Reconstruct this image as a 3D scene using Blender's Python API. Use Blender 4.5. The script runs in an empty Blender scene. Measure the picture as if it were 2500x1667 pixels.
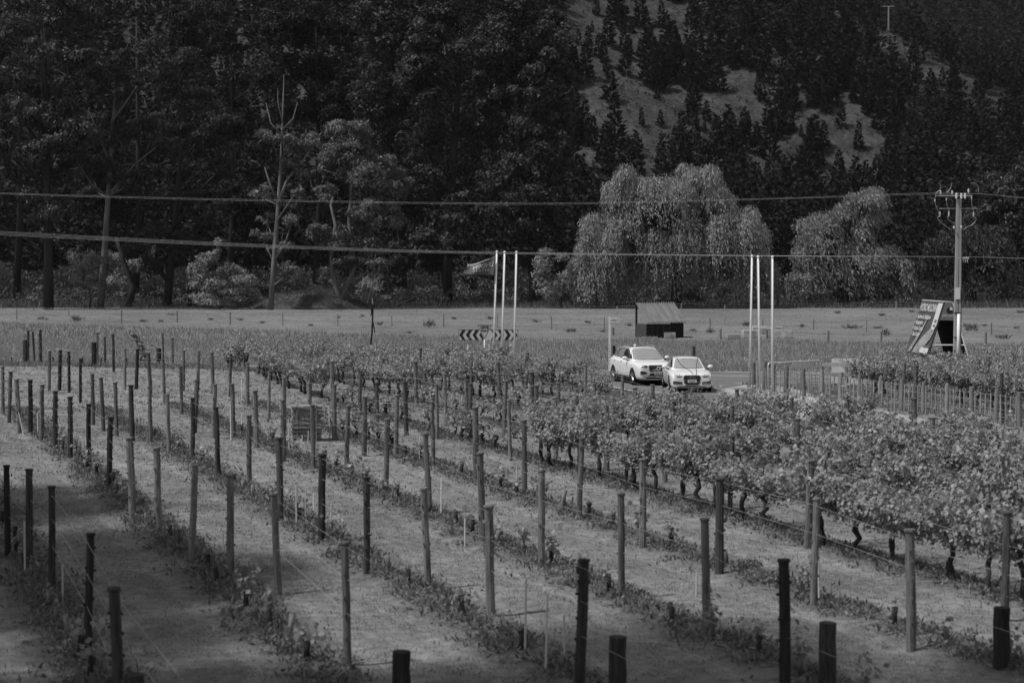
import bpy, bmesh, math, random
import numpy as np
from mathutils import Vector, Matrix
from mathutils.bvhtree import BVHTree

SC = bpy.context.scene
COL = SC.collection
R = math.radians
random.seed(11)
RNG = np.random.default_rng(11)

# ------------------------------------------------------------------ camera
CAM_H, FPX, PITCH = 5.65, 4861.0, math.atan((833.5 - 634.0) / 4861.0)
cam = bpy.data.cameras.new('camera')
cam.lens = 70.0
cam.sensor_width = 36.0
cam.clip_start, cam.clip_end = 0.5, 6000
cam.dof.use_dof = True
cam.dof.focus_distance = 92.0
cam.dof.aperture_fstop = 2.0
camo = bpy.data.objects.new('camera', cam)
camo.location = (0, 0, CAM_H)
camo.rotation_euler = (R(90) - PITCH, 0, 0)
COL.objects.link(camo)
SC.camera = camo

# ------------------------------------------------------------------ light (the photograph is black and white: neutral light)
SUN_EL, SUN_AZ = 61.0, 246.0          # azimuth clockwise from +Y
w = bpy.data.worlds.new('World')
SC.world = w
w.use_nodes = True
nt = w.node_tree
nt.nodes.clear()
sky = nt.nodes.new('ShaderNodeTexSky')
sky.sky_type = 'NISHITA'
sky.sun_disc = False
sky.sun_elevation = R(SUN_EL)
sky.sun_rotation = R(SUN_AZ)
sky.dust_density = 2.0
bw = nt.nodes.new('ShaderNodeRGBToBW')
bg = nt.nodes.new('ShaderNodeBackground')
bg.inputs['Strength'].default_value = 0.14
wo = nt.nodes.new('ShaderNodeOutputWorld')
nt.links.new(sky.outputs[0], bw.inputs[0])
nt.links.new(bw.outputs[0], bg.inputs[0])
nt.links.new(bg.outputs[0], wo.inputs[0])
sun = bpy.data.lights.new('sun', 'SUN')
sun.energy = 4.2
sun.angle = R(2.5)
suno = bpy.data.objects.new('sun', sun)
sd = Vector((math.sin(R(SUN_AZ)) * math.cos(R(SUN_EL)), math.cos(R(SUN_AZ)) * math.cos(R(SUN_EL)), math.sin(R(SUN_EL))))
suno.rotation_euler = sd.to_track_quat('Z', 'Y').to_euler()
suno.location = (0, 0, 60)
COL.objects.link(suno)

SC.view_settings.view_transform = 'Standard'
SC.view_settings.look = 'None'
SC.view_settings.exposure = -0.02
SC.view_settings.gamma = 1.0
SC.view_settings.use_curve_mapping = False
SC.cycles.use_denoising = True
SC.cycles.max_bounces = 4
SC.cycles.diffuse_bounces = 2
SC.cycles.glossy_bounces = 2
SC.cycles.transmission_bounces = 3
SC.cycles.transparent_max_bounces = 4
SC.cycles.caustics_reflective = False
SC.cycles.caustics_refractive = False

# ------------------------------------------------------------------ helpers
def A(px, py, Y):
    """world point seen at photo pixel (px,py) at distance Y"""
    dx, dy = (px - 1250) / FPX, (py - 833.5) / FPX
    fw = math.cos(PITCH) - dy * math.sin(PITCH)
    up = -math.sin(PITCH) - dy * math.cos(PITCH)
    t = Y / fw
    return (dx * t, Y, CAM_H + up * t)

def G(px, py, z=0.0):
    """point on the level ground (height z) seen at photo pixel"""
    dx, dy = (px - 1250) / FPX, (py - 833.5) / FPX
    fw = math.cos(PITCH) - dy * math.sin(PITCH)
    up = -math.sin(PITCH) - dy * math.cos(PITCH)
    t = (z - CAM_H) / up
    return (dx * t, fw * t, z)

ROWA = R(18.5)                        # direction of the vine rows
def UV(u, v, z=0.0):
    return (u * math.cos(ROWA) - v * math.sin(ROWA), u * math.sin(ROWA) + v * math.cos(ROWA), z)
def toUV(x, y):
    return (x * math.cos(ROWA) + y * math.sin(ROWA), -x * math.sin(ROWA) + y * math.cos(ROWA))
ROW_ROT = math.pi / 2 + ROWA

def tag(o, label=None, cat=None, group=None, kind=None):
    if label: o['label'] = label
    if cat: o['category'] = cat
    if group: o['group'] = group
    if kind: o['kind'] = kind
    return o

def empty(name, loc=(0, 0, 0), rz=0.0, label=None, cat=None, group=None):
    o = bpy.data.objects.new(name, None)
    o.location = loc
    o.rotation_euler = (0, 0, rz)
    o.empty_display_size = 0.2
    COL.objects.link(o)
    return tag(o, label, cat, group)

def link(name, me, mat=None, parent=None, loc=None, rz=None):
    o = bpy.data.objects.new(name, me)
    if mat is not None and not me.materials:
        me.materials.append(mat)
    COL.objects.link(o)
    if parent is not None:
        o.parent = parent
    if loc is not None:
        o.location = loc
    if rz is not None:
        o.rotation_euler = (0, 0, rz)
    return o

def np_mesh(name, V, F, smooth=False):
    """V (n,3); F (m,k) one face size"""
    V = np.asarray(V, dtype=np.float32)
    F = np.asarray(F, dtype=np.int32)
    me = bpy.data.meshes.new(name)
    m, k = F.shape
    me.vertices.add(len(V))
    me.vertices.foreach_set('co', V.ravel())
    me.loops.add(m * k)
    me.loops.foreach_set('vertex_index', F.ravel())
    me.polygons.add(m)
    me.polygons.foreach_set('loop_start', np.arange(0, m * k, k, dtype=np.int32))
    me.polygons.foreach_set('loop_total', np.full(m, k, dtype=np.int32))
    if smooth:
        me.polygons.foreach_set('use_smooth', np.ones(m, dtype=bool))
    me.update(calc_edges=True)
    return me

class MB:
    """collects simple shapes into one mesh"""
    def __init__(s):
        s.v, s.f = [], []
    def add(s, vs, fs):
        n = len(s.v)
        s.v += [tuple(p) for p in vs]
        s.f += [tuple(i + n for i in f) for f in fs]
        return s
    def box(s, c, d, rz=0.0, tilt=None):
        x, y, z = d[0] / 2, d[1] / 2, d[2] / 2
        vs = [Vector((a * x, b * y, e * z)) for e in (-1, 1) for b in (-1, 1) for a in (-1, 1)]
        m = Matrix.Rotation(rz, 3, 'Z')
        if tilt is not None:
            m = m @ tilt
        vs = [m @ p + Vector(c) for p in vs]
        return s.add(vs, [(0, 2, 3, 1), (4, 5, 7, 6), (0, 1, 5, 4), (2, 6, 7, 3), (0, 4, 6, 2), (1, 3, 7, 5)])
    def tube(s, pts, rad, n=8, cap=True):
        pts = [Vector(p) for p in pts]
        if not hasattr(rad, '__len__'):
            rad = [rad] * len(pts)
        vs, fs = [], []
        prev = None
        for i, p in enumerate(pts):
            a = pts[max(0, i - 1)]
            b = pts[min(len(pts) - 1, i + 1)]
            d = (b - a).normalized()
            if prev is None:
                ref = Vector((1, 0, 0)) if abs(d.x) < 0.9 else Vector((0, 1, 0))
                u = d.cross(ref).normalized()
            else:
                u = (prev - d * prev.dot(d)).normalized()
            prev = u
            q = d.cross(u)
            for k in range(n):
                t = 2 * math.pi * k / n
                vs.append(p + (u * math.cos(t) + q * math.sin(t)) * rad[i])
        for i in range(len(pts) - 1):
            for k in range(n):
                a, b = i * n + k, i * n + (k + 1) % n
                fs.append((a, b, b + n, a + n))
        if cap:
            fs.append(tuple(range(n))[::-1])
            fs.append(tuple(range((len(pts) - 1) * n, len(pts) * n)))
        return s.add(vs, fs)
    def prism(s, poly, d0, d1):
        """poly: list of 3D points (planar); extruded from offset d0 to d1 (vectors)"""
        n = len(poly)
        d0, d1 = Vector(d0), Vector(d1)
        vs = [Vector(p) + d0 for p in poly] + [Vector(p) + d1 for p in poly]
        fs = [tuple(range(n))[::-1], tuple(range(n, 2 * n))] + [(i, (i + 1) % n, n + (i + 1) % n, n + i) for i in range(n)]
        return s.add(vs, fs)
    def mesh(s, name, smooth=False):
        me = bpy.data.meshes.new(name)
        me.from_pydata([tuple(p) for p in s.v], [], s.f)
        if smooth:
            for p in me.polygons:
                p.use_smooth = True
        me.update()
        return me
    def build(s, name, mat, parent=None, smooth=False, loc=None, rz=None):
        return link(name, s.mesh(name, smooth), mat, parent, loc, rz)

def cards(P, axis, side, L, W):
    """rhombic leaves: P base (n,3), unit axis and side (n,3), L,W (n,)"""
    n = len(P)
    L = np.broadcast_to(L, (n,))[:, None]
    W = np.broadcast_to(W, (n,))[:, None]
    a = P
    b = P + axis * L * 0.45 + side * W * 0.5
    c = P + axis * L
    d = P + axis * L * 0.45 - side * W * 0.5
    V = np.stack([a, b, c, d], 1).reshape(-1, 3)
    F = np.arange(4 * n).reshape(n, 4)
    return V, F

def unit(v):
    return v / np.maximum(np.linalg.norm(v, axis=-1, keepdims=True), 1e-9)

def rnd_unit(n, rng=RNG):
    return unit(rng.normal(size=(n, 3)))

# ------------------------------------------------------------------ materials (greys only)
def gm(name, v, var=0.25, scale=4.0, rough=0.8, spec=0.3, orand=0.0, bump=0.0, stretch=(1, 1, 1), metal=0.0, detail=4.0, fine=0.0, finescale=40.0):
    m = bpy.data.materials.new(name)
    m.use_nodes = True
    t = m.node_tree
    b = t.nodes['Principled BSDF']
    b.inputs['Roughness'].default_value = rough
    b.inputs['Specular IOR Level'].default_value = spec
    b.inputs['Metallic'].default_value = metal
    tc = t.nodes.new('ShaderNodeTexCoord')
    mp = t.nodes.new('ShaderNodeMapping')
    mp.inputs['Scale'].default_value = stretch
    t.links.new(tc.outputs['Object'], mp.inputs[0])
    oi = t.nodes.new('ShaderNodeObjectInfo')
    wv = t.nodes.new('ShaderNodeMath'); wv.operation = 'MULTIPLY'; wv.inputs[1].default_value = 57.0
    t.links.new(oi.outputs['Random'], wv.inputs[0])
    nz = t.nodes.new('ShaderNodeTexNoise'); nz.noise_dimensions = '4D'
    nz.inputs['Scale'].default_value = scale
    nz.inputs['Detail'].default_value = detail
    nz.inputs['Roughness'].default_value = 0.62
    t.links.new(mp.outputs[0], nz.inputs['Vector'])
    t.links.new(wv.outputs[0], nz.inputs['W'])
    mr = t.nodes.new('ShaderNodeMapRange')
    mr.inputs['From Min'].default_value, mr.inputs['From Max'].default_value = 0.28, 0.72
    mr.inputs['To Min'].default_value, mr.inputs['To Max'].default_value = v * (1 - var), v * (1 + var)
    t.links.new(nz.outputs[0], mr.inputs['Value'])
    out = mr.outputs[0]
    if fine > 0:
        n2 = t.nodes.new('ShaderNodeTexNoise')
        n2.inputs['Scale'].default_value = finescale
        n2.inputs['Detail'].default_value = 3.0
        t.links.new(mp.outputs[0], n2.inputs['Vector'])
        m2 = t.nodes.new('ShaderNodeMapRange')
        m2.inputs['From Min'].default_value, m2.inputs['From Max'].default_value = 0.3, 0.7
        m2.inputs['To Min'].default_value, m2.inputs['To Max'].default_value = 1 - fine, 1 + fine
        t.links.new(n2.outputs[0], m2.inputs['Value'])
        mu = t.nodes.new('ShaderNodeMath'); mu.operation = 'MULTIPLY'
        t.links.new(out, mu.inputs[0]); t.links.new(m2.outputs[0], mu.inputs[1])
        out = mu.outputs[0]
    if orand > 0:
        m3 = t.nodes.new('ShaderNodeMapRange')
        m3.inputs['To Min'].default_value, m3.inputs['To Max'].default_value = 1 - orand, 1 + orand
        t.links.new(oi.outputs['Random'], m3.inputs['Value'])
        mu = t.nodes.new('ShaderNodeMath'); mu.operation = 'MULTIPLY'
        t.links.new(out, mu.inputs[0]); t.links.new(m3.outputs[0], mu.inputs[1])
        out = mu.outputs[0]
    t.links.new(out, b.inputs['Base Color'])
    if bump > 0:
        bp = t.nodes.new('ShaderNodeBump')
        bp.inputs['Strength'].default_value = bump
        bp.inputs['Distance'].default_value = 0.05
        t.links.new(nz.outputs[0], bp.inputs['Height'])
        t.links.new(bp.outputs[0], b.inputs['Normal'])
    return m

def leafm(name, lo, hi, trans=0.3, rough=0.45, spec=0.4):
    m = bpy.data.materials.new(name)
    m.use_nodes = True
    t = m.node_tree
    b = t.nodes['Principled BSDF']
    b.inputs['Roughness'].default_value = rough
    b.inputs['Specular IOR Level'].default_value = spec
    g = t.nodes.new('ShaderNodeNewGeometry')
    mr = t.nodes.new('ShaderNodeMapRange')
    mr.inputs['To Min'].default_value, mr.inputs['To Max'].default_value = lo, hi
    t.links.new(g.outputs['Random Per Island'], mr.inputs['Value'])
    t.links.new(mr.outputs[0], b.inputs['Base Color'])
    tr = t.nodes.new('ShaderNodeBsdfTranslucent')
    t.links.new(mr.outputs[0], tr.inputs['Color'])
    mx = t.nodes.new('ShaderNodeMixShader')
    mx.inputs[0].default_value = trans
    t.links.new(b.outputs[0], mx.inputs[1]); t.links.new(tr.outputs[0], mx.inputs[2])
    t.links.new(mx.outputs[0], t.nodes['Material Output'].inputs[0])
    return m

M = {}
M['post'] = gm('post_wood', 0.11, 0.6, 5, 0.9, 0.15, orand=0.5, bump=0.7, stretch=(4, 4, 0.35), fine=0.3, finescale=22)
M['post_dark'] = gm('post_dark', 0.034, 0.7, 5, 0.85, 0.2, orand=0.4, bump=0.7, stretch=(4, 4, 0.35), fine=0.3, finescale=22)
M['wood'] = gm('weathered_wood', 0.16, 0.35, 5, 0.9, 0.15, orand=0.3, bump=0.3, stretch=(4, 4, 0.7))
M['wood_pale'] = gm('pale_wood', 0.21, 0.2, 5, 0.85, 0.2, orand=0.2)
M['stake'] = gm('stake_pale', 0.50, 0.12, 6, 0.6, 0.3, orand=0.3)
M['wire'] = gm('wire_metal', 0.26, 0.1, 20, 0.5, 0.4, metal=0.2)
M['cable'] = gm('cable_metal', 0.32, 0.1, 3, 0.4, 0.5, metal=0.2)
M['galv'] = gm('galvanised', 0.58, 0.1, 9, 0.4, 0.5, metal=0.3)
M['white'] = gm('white_paint', 0.60, 0.06, 3, 0.45, 0.4, fine=0.04)
M['offwhite'] = gm('offwhite_paint', 0.55, 0.08, 3, 0.55, 0.3)
M['black'] = gm('black_paint', 0.012, 0.2, 5, 0.5, 0.3)
M['bark_pale'] = gm('bark_pale', 0.105, 0.6, 1.3, 0.9, 0.1, bump=0.3, stretch=(2, 2, 0.25))
M['bark'] = gm('bark_dark', 0.028, 0.4, 1.5, 0.9, 0.1, bump=0.4, stretch=(3, 3, 0.4))
M['vine_bark'] = gm('vine_bark', 0.035, 0.4, 12, 0.95, 0.1, bump=0.5)
M['concrete'] = gm('concrete', 0.27, 0.55, 2.2, 0.9, 0.15, orand=0.2, bump=0.3, fine=0.2, finescale=14)
M['asphalt'] = gm('asphalt', 0.105, 0.16, 0.5, 0.85, 0.25, stretch=(0.25, 1.5, 1), fine=0.16, finescale=18, bump=0.1)
M['marking'] = gm('road_marking', 0.55, 0.25, 1.5, 0.7, 0.2, fine=0.15, finescale=9)
M['gravel'] = gm('gravel', 0.26, 0.25, 0.9, 0.95, 0.1, fine=0.35, finescale=16, bump=0.5)
M['iron'] = gm('corrugated_iron', 0.10, 0.4, 1.2, 0.6, 0.4, stretch=(3, 0.5, 0.5))
M['shedwall'] = gm('shed_wall', 0.018, 0.3, 2, 0.9, 0.1)
M['leaf_vine'] = leafm('vine_leaf', 0.15, 0.34, 0.38, 0.5, 0.3)
M['leaf_young'] = leafm('young_vine_leaf', 0.15, 0.30, 0.4, 0.5, 0.3)
M['leaf_euc'] = leafm('eucalyptus_leaf', 0.022, 0.055, 0.3, 0.6, 0.12)
M['leaf_euc2'] = leafm('gum_leaf_pale', 0.065, 0.14, 0.25, 0.5, 0.25)
M['leaf_big'] = leafm('poplar_leaf', 0.022, 0.065, 0.3, 0.55, 0.16)
M['leaf_willow'] = leafm('willow_leaf', 0.13, 0.29, 0.3, 0.5, 0.25)
M['leaf_willow2'] = leafm('swept_willow_leaf', 0.11, 0.24, 0.28, 0.5, 0.25)
M['leaf_dark'] = leafm('dark_leaf', 0.025, 0.06, 0.25, 0.5, 0.2)
M['leaf_back'] = leafm('background_leaf', 0.014, 0.03, 0.25, 0.6, 0.08)
M['leaf_bush'] = leafm('bush_leaf', 0.12, 0.27, 0.3, 0.5, 0.25)
M['leaf_scrub'] = leafm('scrub_leaf', 0.045, 0.13, 0.3, 0.55, 0.2)
M['needle'] = leafm('pine_needle', 0.012, 0.026, 0.2, 0.7, 0.05)
M['grass'] = leafm('grass_blade', 0.11, 0.25, 0.3, 0.6, 0.2)
M['grass_long'] = leafm('long_grass_blade', 0.13, 0.31, 0.3, 0.6, 0.2)
M['weed'] = leafm('weed_leaf', 0.06, 0.20, 0.3, 0.55, 0.2)
M['flower'] = leafm('white_flower', 0.45, 0.75, 0.3, 0.6, 0.2)
from mathutils import noise as mnoise

# ================================================================== terrain
def sstep(a, b, x):
    t = min(1.0, max(0.0, (x - a) / (b - a)))
    return t * t * (3 - 2 * t)
RP1 = (-27.9, 108.6)                       # far edge line of the main road
RD = (0.976, -0.217)
RN = (-0.217, -0.976)                      # towards the camera
def road_q(x, y):
    return (x - RP1[0]) * RN[0] + (y - RP1[1]) * RN[1]
def road_pt(s, q, z=0.0):
    return (RP1[0] + RD[0] * s + RN[0] * q, RP1[1] + RD[1] * s + RN[1] * q, z)
def gz(x, y):
    q = road_q(x, y)
    m = 1 - sstep(-16.0, -6.0, x)
    bank = 0.47 * m * (sstep(22, 8.6, q) if q > 8.6 else sstep(7.3, 8.6, q))
    if 12 < y < 102 and q > 8:
        bank += 0.035 * math.sin(x * 1.3 + 0.7 * y) * math.sin(0.9 * y - 0.4 * x)
        if y < 64:
            u, v = toUV(x, y)
            k = (u - 3.1) / 3.04
            d = abs(k - round(k)) * 3.04
            rough = 0.35 + 0.9 * math.exp(-(d / 0.35) ** 2)
            bank += rough * (0.030 * mnoise.noise((x * 1.5, y * 1.5, 0)) + 0.022 * mnoise.noise((x * 3.7, y * 3.7, 4)))
            bank += 0.05 * math.exp(-(d / 0.4) ** 2) - 0.018 * math.exp(-((d - 0.85) / 0.16) ** 2)
    return bank

def ground_material():
    m = gm('ground_grass', 0.142, 0.30, 0.45, 0.95, 0.1, fine=0.28, finescale=4.5, bump=0.4, detail=9)
    t = m.node_tree
    b = t.nodes['Principled BSDF']
    base = b.inputs['Base Color'].links[0].from_socket
    tc = t.nodes['Texture Coordinate']
    sep = t.nodes.new('ShaderNodeSeparateXYZ')
    rot = t.nodes.new('ShaderNodeVectorRotate'); rot.rotation_type = 'Z_AXIS'
    rot.inputs['Angle'].default_value = -ROWA
    t.links.new(tc.outputs['Object'], rot.inputs['Vector'])
    t.links.new(rot.outputs[0], sep.inputs[0])
    def mth(op, a, b_=None, c=None):
        n = t.nodes.new('ShaderNodeMath'); n.operation = op
        for i, s in enumerate((a, b_, c)):
            if s is None: continue
            if isinstance(s, (int, float)): n.inputs[i].default_value = s
            else: t.links.new(s, n.inputs[i])
        return n.outputs[0]
    # bare sprayed strip of soil below every vine row
    nz = t.nodes.new('ShaderNodeTexNoise'); nz.inputs['Scale'].default_value = 1.6; nz.inputs['Detail'].default_value = 5
    t.links.new(tc.outputs['Object'], nz.inputs['Vector'])
    wob = mth('MULTIPLY_ADD', nz.outputs[0], 0.9, -0.45)
    uu = mth('ADD', sep.outputs['X'], wob)
    k = mth('DIVIDE', mth('SUBTRACT', uu, 3.1), 3.04)
    d = mth('ABSOLUTE', mth('SUBTRACT', k, mth('ROUND', k)))
    strip = t.nodes.new('ShaderNodeMapRange')
    strip.inputs['From Min'].default_value, strip.inputs['From Max'].default_value = 0.23, 0.07
    t.links.new(d, strip.inputs['Value'])
    v1 = t.nodes.new('ShaderNodeMapRange'); v1.inputs['From Min'].default_value, v1.inputs['From Max'].default_value = 78, 60
    t.links.new(sep.outputs['Y'], v1.inputs['Value'])
    u1 = mth('MULTIPLY', mth('GREATER_THAN', sep.outputs['X'], 1.5), mth('LESS_THAN', sep.outputs['X'], 29.3))
    mask = mth('MULTIPLY', mth('MULTIPLY', strip.outputs[0], v1.outputs[0]), u1)
    n2 = t.nodes.new('ShaderNodeTexNoise'); n2.inputs['Scale'].default_value = 5.0; n2.inputs['Detail'].default_value = 6
    t.links.new(tc.outputs['Object'], n2.inputs['Vector'])
    soil = t.nodes.new('ShaderNodeMapRange')
    soil.inputs['From Min'].default_value, soil.inputs['From Max'].default_value = 0.32, 0.68
    soil.inputs['To Min'].default_value, soil.inputs['To Max'].default_value = 0.035, 0.15
    t.links.new(n2.outputs[0], soil.inputs['Value'])
    # worn wheel tracks along the alleys
    tr = t.nodes.new('ShaderNodeMapRange')
    tr.inputs['From Min'].default_value, tr.inputs['From Max'].default_value = 0.0, 0.055
    tr.inputs['To Min'].default_value, tr.inputs['To Max'].default_value = 1.22, 1.0
    t.links.new(mth('ABSOLUTE', mth('SUBTRACT', d, 0.29)), tr.inputs['Value'])
    base = mth('MULTIPLY', base, tr.outputs[0])
    mix = mth('ADD', mth('MULTIPLY', base, mth('SUBTRACT', 1.0, mask)), mth('MULTIPLY', soil.outputs[0], mask))
    # mown paddock beyond the verge is paler
    sp2 = t.nodes.new('ShaderNodeSeparateXYZ'); t.links.new(tc.outputs['Object'], sp2.inputs[0])
    pd = t.nodes.new('ShaderNodeMapRange'); pd.inputs['From Min'].default_value, pd.inputs['From Max'].default_value = 134, 146
    pd.inputs['To Min'].default_value, pd.inputs['To Max'].default_value = 1.0, 0.84
    t.links.new(sp2.outputs['Y'], pd.inputs['Value'])
    bn = t.nodes.new('ShaderNodeTexNoise'); bn.inputs['Scale'].default_value = 0.07; bn.inputs['Detail'].default_value = 6
    t.links.new(tc.outputs['Object'], bn.inputs['Vector'])
    bm_ = t.nodes.new('ShaderNodeMapRange'); bm_.inputs['From Min'].default_value, bm_.inputs['From Max'].default_value = .3, .7
    bm_.inputs['To Min'].default_value, bm_.inputs['To Max'].default_value = .8, 1.2
    t.links.new(bn.outputs[0], bm_.inputs['Value'])
    mix = mth('MULTIPLY', mix, bm_.outputs[0])
    # base colour darkens from the belt of trees backward
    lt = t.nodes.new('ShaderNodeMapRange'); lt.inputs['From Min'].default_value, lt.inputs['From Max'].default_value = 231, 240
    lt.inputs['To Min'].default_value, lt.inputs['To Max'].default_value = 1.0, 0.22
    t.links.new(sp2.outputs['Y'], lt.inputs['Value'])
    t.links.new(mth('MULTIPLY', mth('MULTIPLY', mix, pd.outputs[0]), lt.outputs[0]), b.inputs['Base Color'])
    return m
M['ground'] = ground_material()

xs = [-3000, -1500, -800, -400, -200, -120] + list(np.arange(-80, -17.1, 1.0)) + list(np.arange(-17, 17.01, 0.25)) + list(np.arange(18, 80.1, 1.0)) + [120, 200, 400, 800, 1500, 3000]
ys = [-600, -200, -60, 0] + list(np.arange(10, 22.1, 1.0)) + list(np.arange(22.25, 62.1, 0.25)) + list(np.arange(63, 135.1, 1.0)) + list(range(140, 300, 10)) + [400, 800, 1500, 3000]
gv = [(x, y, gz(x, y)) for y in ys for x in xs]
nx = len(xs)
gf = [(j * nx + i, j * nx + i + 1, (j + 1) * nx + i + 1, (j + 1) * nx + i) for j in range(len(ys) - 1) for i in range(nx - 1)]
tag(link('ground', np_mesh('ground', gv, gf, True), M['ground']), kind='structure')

def sheet(name, pts, z, mat):
    o = MB().add([(p[0], p[1], z) for p in pts], [tuple(range(len(pts)))]).build(name, mat)
    return tag(o, kind='structure')
# main road (crosses the picture behind the vines), junction apron and gravel turning area
sheet('main_road', [road_pt(-120, 7.2), road_pt(20, 7.2), road_pt(26, 8.2), road_pt(37, 9.6), road_pt(60, 9.4), road_pt(140, 7.2), road_pt(140, -0.2), road_pt(-120, -0.2)], 0.016, M['asphalt'])
sheet('side_road', [G(px, py) for px, py in [(1320, 931), (1495, 947), (1690, 985), (1840, 1025), (1900, 1022), (1800, 985), (1752, 964), (1760, 951), (1815, 941), (1700, 915), (1400, 912)]][::-1], 0.026, M['asphalt'])
sheet('gravel_verge', [G(px, py) for px, py in [(1752, 964), (1760, 951), (1815, 941), (1850, 938), (1930, 948), (2010, 972), (2160, 1004), (2330, 1040), (2440, 1075), (2360, 1090), (2000, 1045), (1900, 1022), (1800, 985)]][::-1], 0.021, M['gravel'])
def line(name, a, b, wd, z):
    a, b = Vector(a), Vector(b)
    d = (b - a).normalized(); n = Vector((-d.y, d.x, 0)) * wd / 2
    return sheet(name, [a - n, b - n, b + n, a + n], z, M['marking'])
line('road_edge_line', road_pt(-120, 0.25), road_pt(140, 0.25), 0.16, 0.036)
line('road_centre_line', road_pt(-120, 3.6), road_pt(140, 3.6), 0.14, 0.036)
line('side_road_edge_line', G(1497, 946), G(1700, 988), 0.14, 0.036)
line('side_road_edge_line', G(1712, 991), G(1800, 1012), 0.14, 0.036)

# ------------------------------------------------------------------ hill
def hnoise(x, y):
    return (math.sin(x * 0.045 + 1.3) * math.cos(y * 0.038 + 0.4) * 5 + math.sin(x * 0.11 + y * 0.07) * 2.2 + math.sin(x * 0.23 - y * 0.19) * 0.8)
def crest(x):
    c = 65.5 - 0.46 * (x - 77)
    return max(6.0, min(112.0, c)) if x > -40 else 111.0
def hz(x, y):
    c = crest(x)
    if y < 470:
        t = sstep(255, 500, y) * 1.03
        z = -2 + c * t * 1.02
    else:
        z = -2 + c * max(0.0, 1 - ((y - 470) / 170.0) ** 2)
    far = 190 * sstep(560, 980, y)
    return max(z + hnoise(x, y) * sstep(270, 340, y) * 0.6, far - 4)
def terrain(name, hy, mat):
    hx = np.arange(-420, 421, 7.0)
    hv = [(x, y, hz(x, y)) for y in hy for x in hx]
    n = len(hx)
    hf = [(j * n + i, j * n + i + 1, (j + 1) * n + i + 1, (j + 1) * n + i) for j in range(len(hy) - 1) for i in range(n - 1)]
    tag(link(name, np_mesh(name, hv, hf, True), mat), kind='structure')
M['hill'] = gm('hill_grass', 0.036, 0.6, 0.16, 0.95, 0.1, fine=0.45, finescale=1.3, bump=0.6, detail=8)
M['far_hill'] = gm('far_hill_scrub', 0.009, 0.4, 0.1, 0.95, 0.05, fine=0.4, finescale=0.6, detail=6)
def darken_foot(m):  # darkens the base colour over the foot of the hill
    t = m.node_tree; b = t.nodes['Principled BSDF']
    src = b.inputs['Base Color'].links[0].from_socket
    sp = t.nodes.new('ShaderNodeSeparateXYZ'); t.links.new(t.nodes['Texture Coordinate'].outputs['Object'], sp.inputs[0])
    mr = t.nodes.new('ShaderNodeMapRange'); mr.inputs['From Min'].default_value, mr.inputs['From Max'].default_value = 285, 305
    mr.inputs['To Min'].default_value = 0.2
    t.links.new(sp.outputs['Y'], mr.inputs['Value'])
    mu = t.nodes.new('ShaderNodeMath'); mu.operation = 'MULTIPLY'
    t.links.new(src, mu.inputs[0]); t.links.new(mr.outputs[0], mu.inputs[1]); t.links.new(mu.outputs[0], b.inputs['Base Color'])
darken_foot(M['hill'])
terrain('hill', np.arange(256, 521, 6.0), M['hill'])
terrain('far_hill', np.arange(520, 1000, 15.0), M['far_hill'])

# ------------------------------------------------------------------ pines of the hillside
def pine_mesh(name, seed, h=7.5, nw=15, per=11):
    rng = np.random.default_rng(seed)
    P, AX = [], []
    for i in range(nw):
        f = i / (nw - 1)
        z = 0.5 + (h - 0.9) * f
        r = (1.75 * (1 - f) ** 0.8 + 0.12) * rng.uniform(0.8, 1.15)
        k = max(4, int(per * (1 - 0.55 * f)))
        for j in range(k):
            t = rng.uniform(0, 2 * math.pi)
            d = np.array([math.cos(t), math.sin(t), 0])
            for q in (0.25, 0.6):
                P.append(d * r * q * rng.uniform(0.7, 1.1) + np.array([0, 0, z + rng.uniform(-0.2, 0.2) - 0.15 * q]))
                AX.append(d * 0.9 + np.array([0, 0, rng.uniform(0.15, 0.75)]) + rng.normal(size=3) * 0.15)
    P.append(np.array([0, 0, h - 1.0])); AX.append(np.array([0, 0, 1.0]))
    P, AX = np.array(P), unit(np.array(AX))
    SD = unit(np.cross(AX, rnd_unit(len(P), rng)))
    f = np.clip(P[:, 2] / h, 0, 1)
    V, F = cards(P, AX, SD, (1.35 - 0.6 * f) * rng.uniform(0.7, 1.2, len(P)), rng.uniform(0.38, 0.62, len(P)))
    return np_mesh(name, V, F)
PINES = [pine_mesh('pine_crown', 100 + i) for i in range(4)]
for me in PINES: me.materials.append(M['needle'])
PTRUNK = MB().tube([(0, 0, -0.6), (0, 0, 3), (0, 0, 6.6)], [0.16, 0.11, 0.03], 6).mesh('pine_trunk')
PTRUNK.materials.append(M['bark'])
PATCH = [(2169, 40, 26, 60), (1450, 70, 95, 75), (1500, 120, 60, 60), (1590, 28, 62, 36), (1470, 190, 75, 70), (1530, 235, 60, 70), (1410, 150, 30, 60), (1640, 262, 42, 60), (1722, 265, 52, 60),
         (1790, 250, 24, 22), (1615, 300, 30, 50), (1860, 370, 46, 60), (1945, 375, 40, 40), (2030, 412, 62, 36), (2075, 300, 55, 36), (2120, 325, 36, 30), (1960, 250, 26, 20), (2120, 85, 40, 20), (2180, 112, 45, 22), (2250, 145, 45, 22), (2320, 180, 42, 20), (2390, 215, 40, 18), (2450, 240, 40, 16),
         (2090, 425, 40, 22), (1820, 180, 22, 18), (1700, 330, 18, 30), (1560, 330, 26, 30), (1430, 350, 30, 50)]
def px_of(x, y, z):
    dz = z - CAM_H
    d = y * math.cos(PITCH) - dz * math.sin(PITCH)
    u = y * math.sin(PITCH) + dz * math.cos(PITCH)
    return 1250 + FPX * x / d, 833.5 - FPX * u / d
def visible_ridge(px, py):
    return False
prng = random.Random(5)
cand = []
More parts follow.
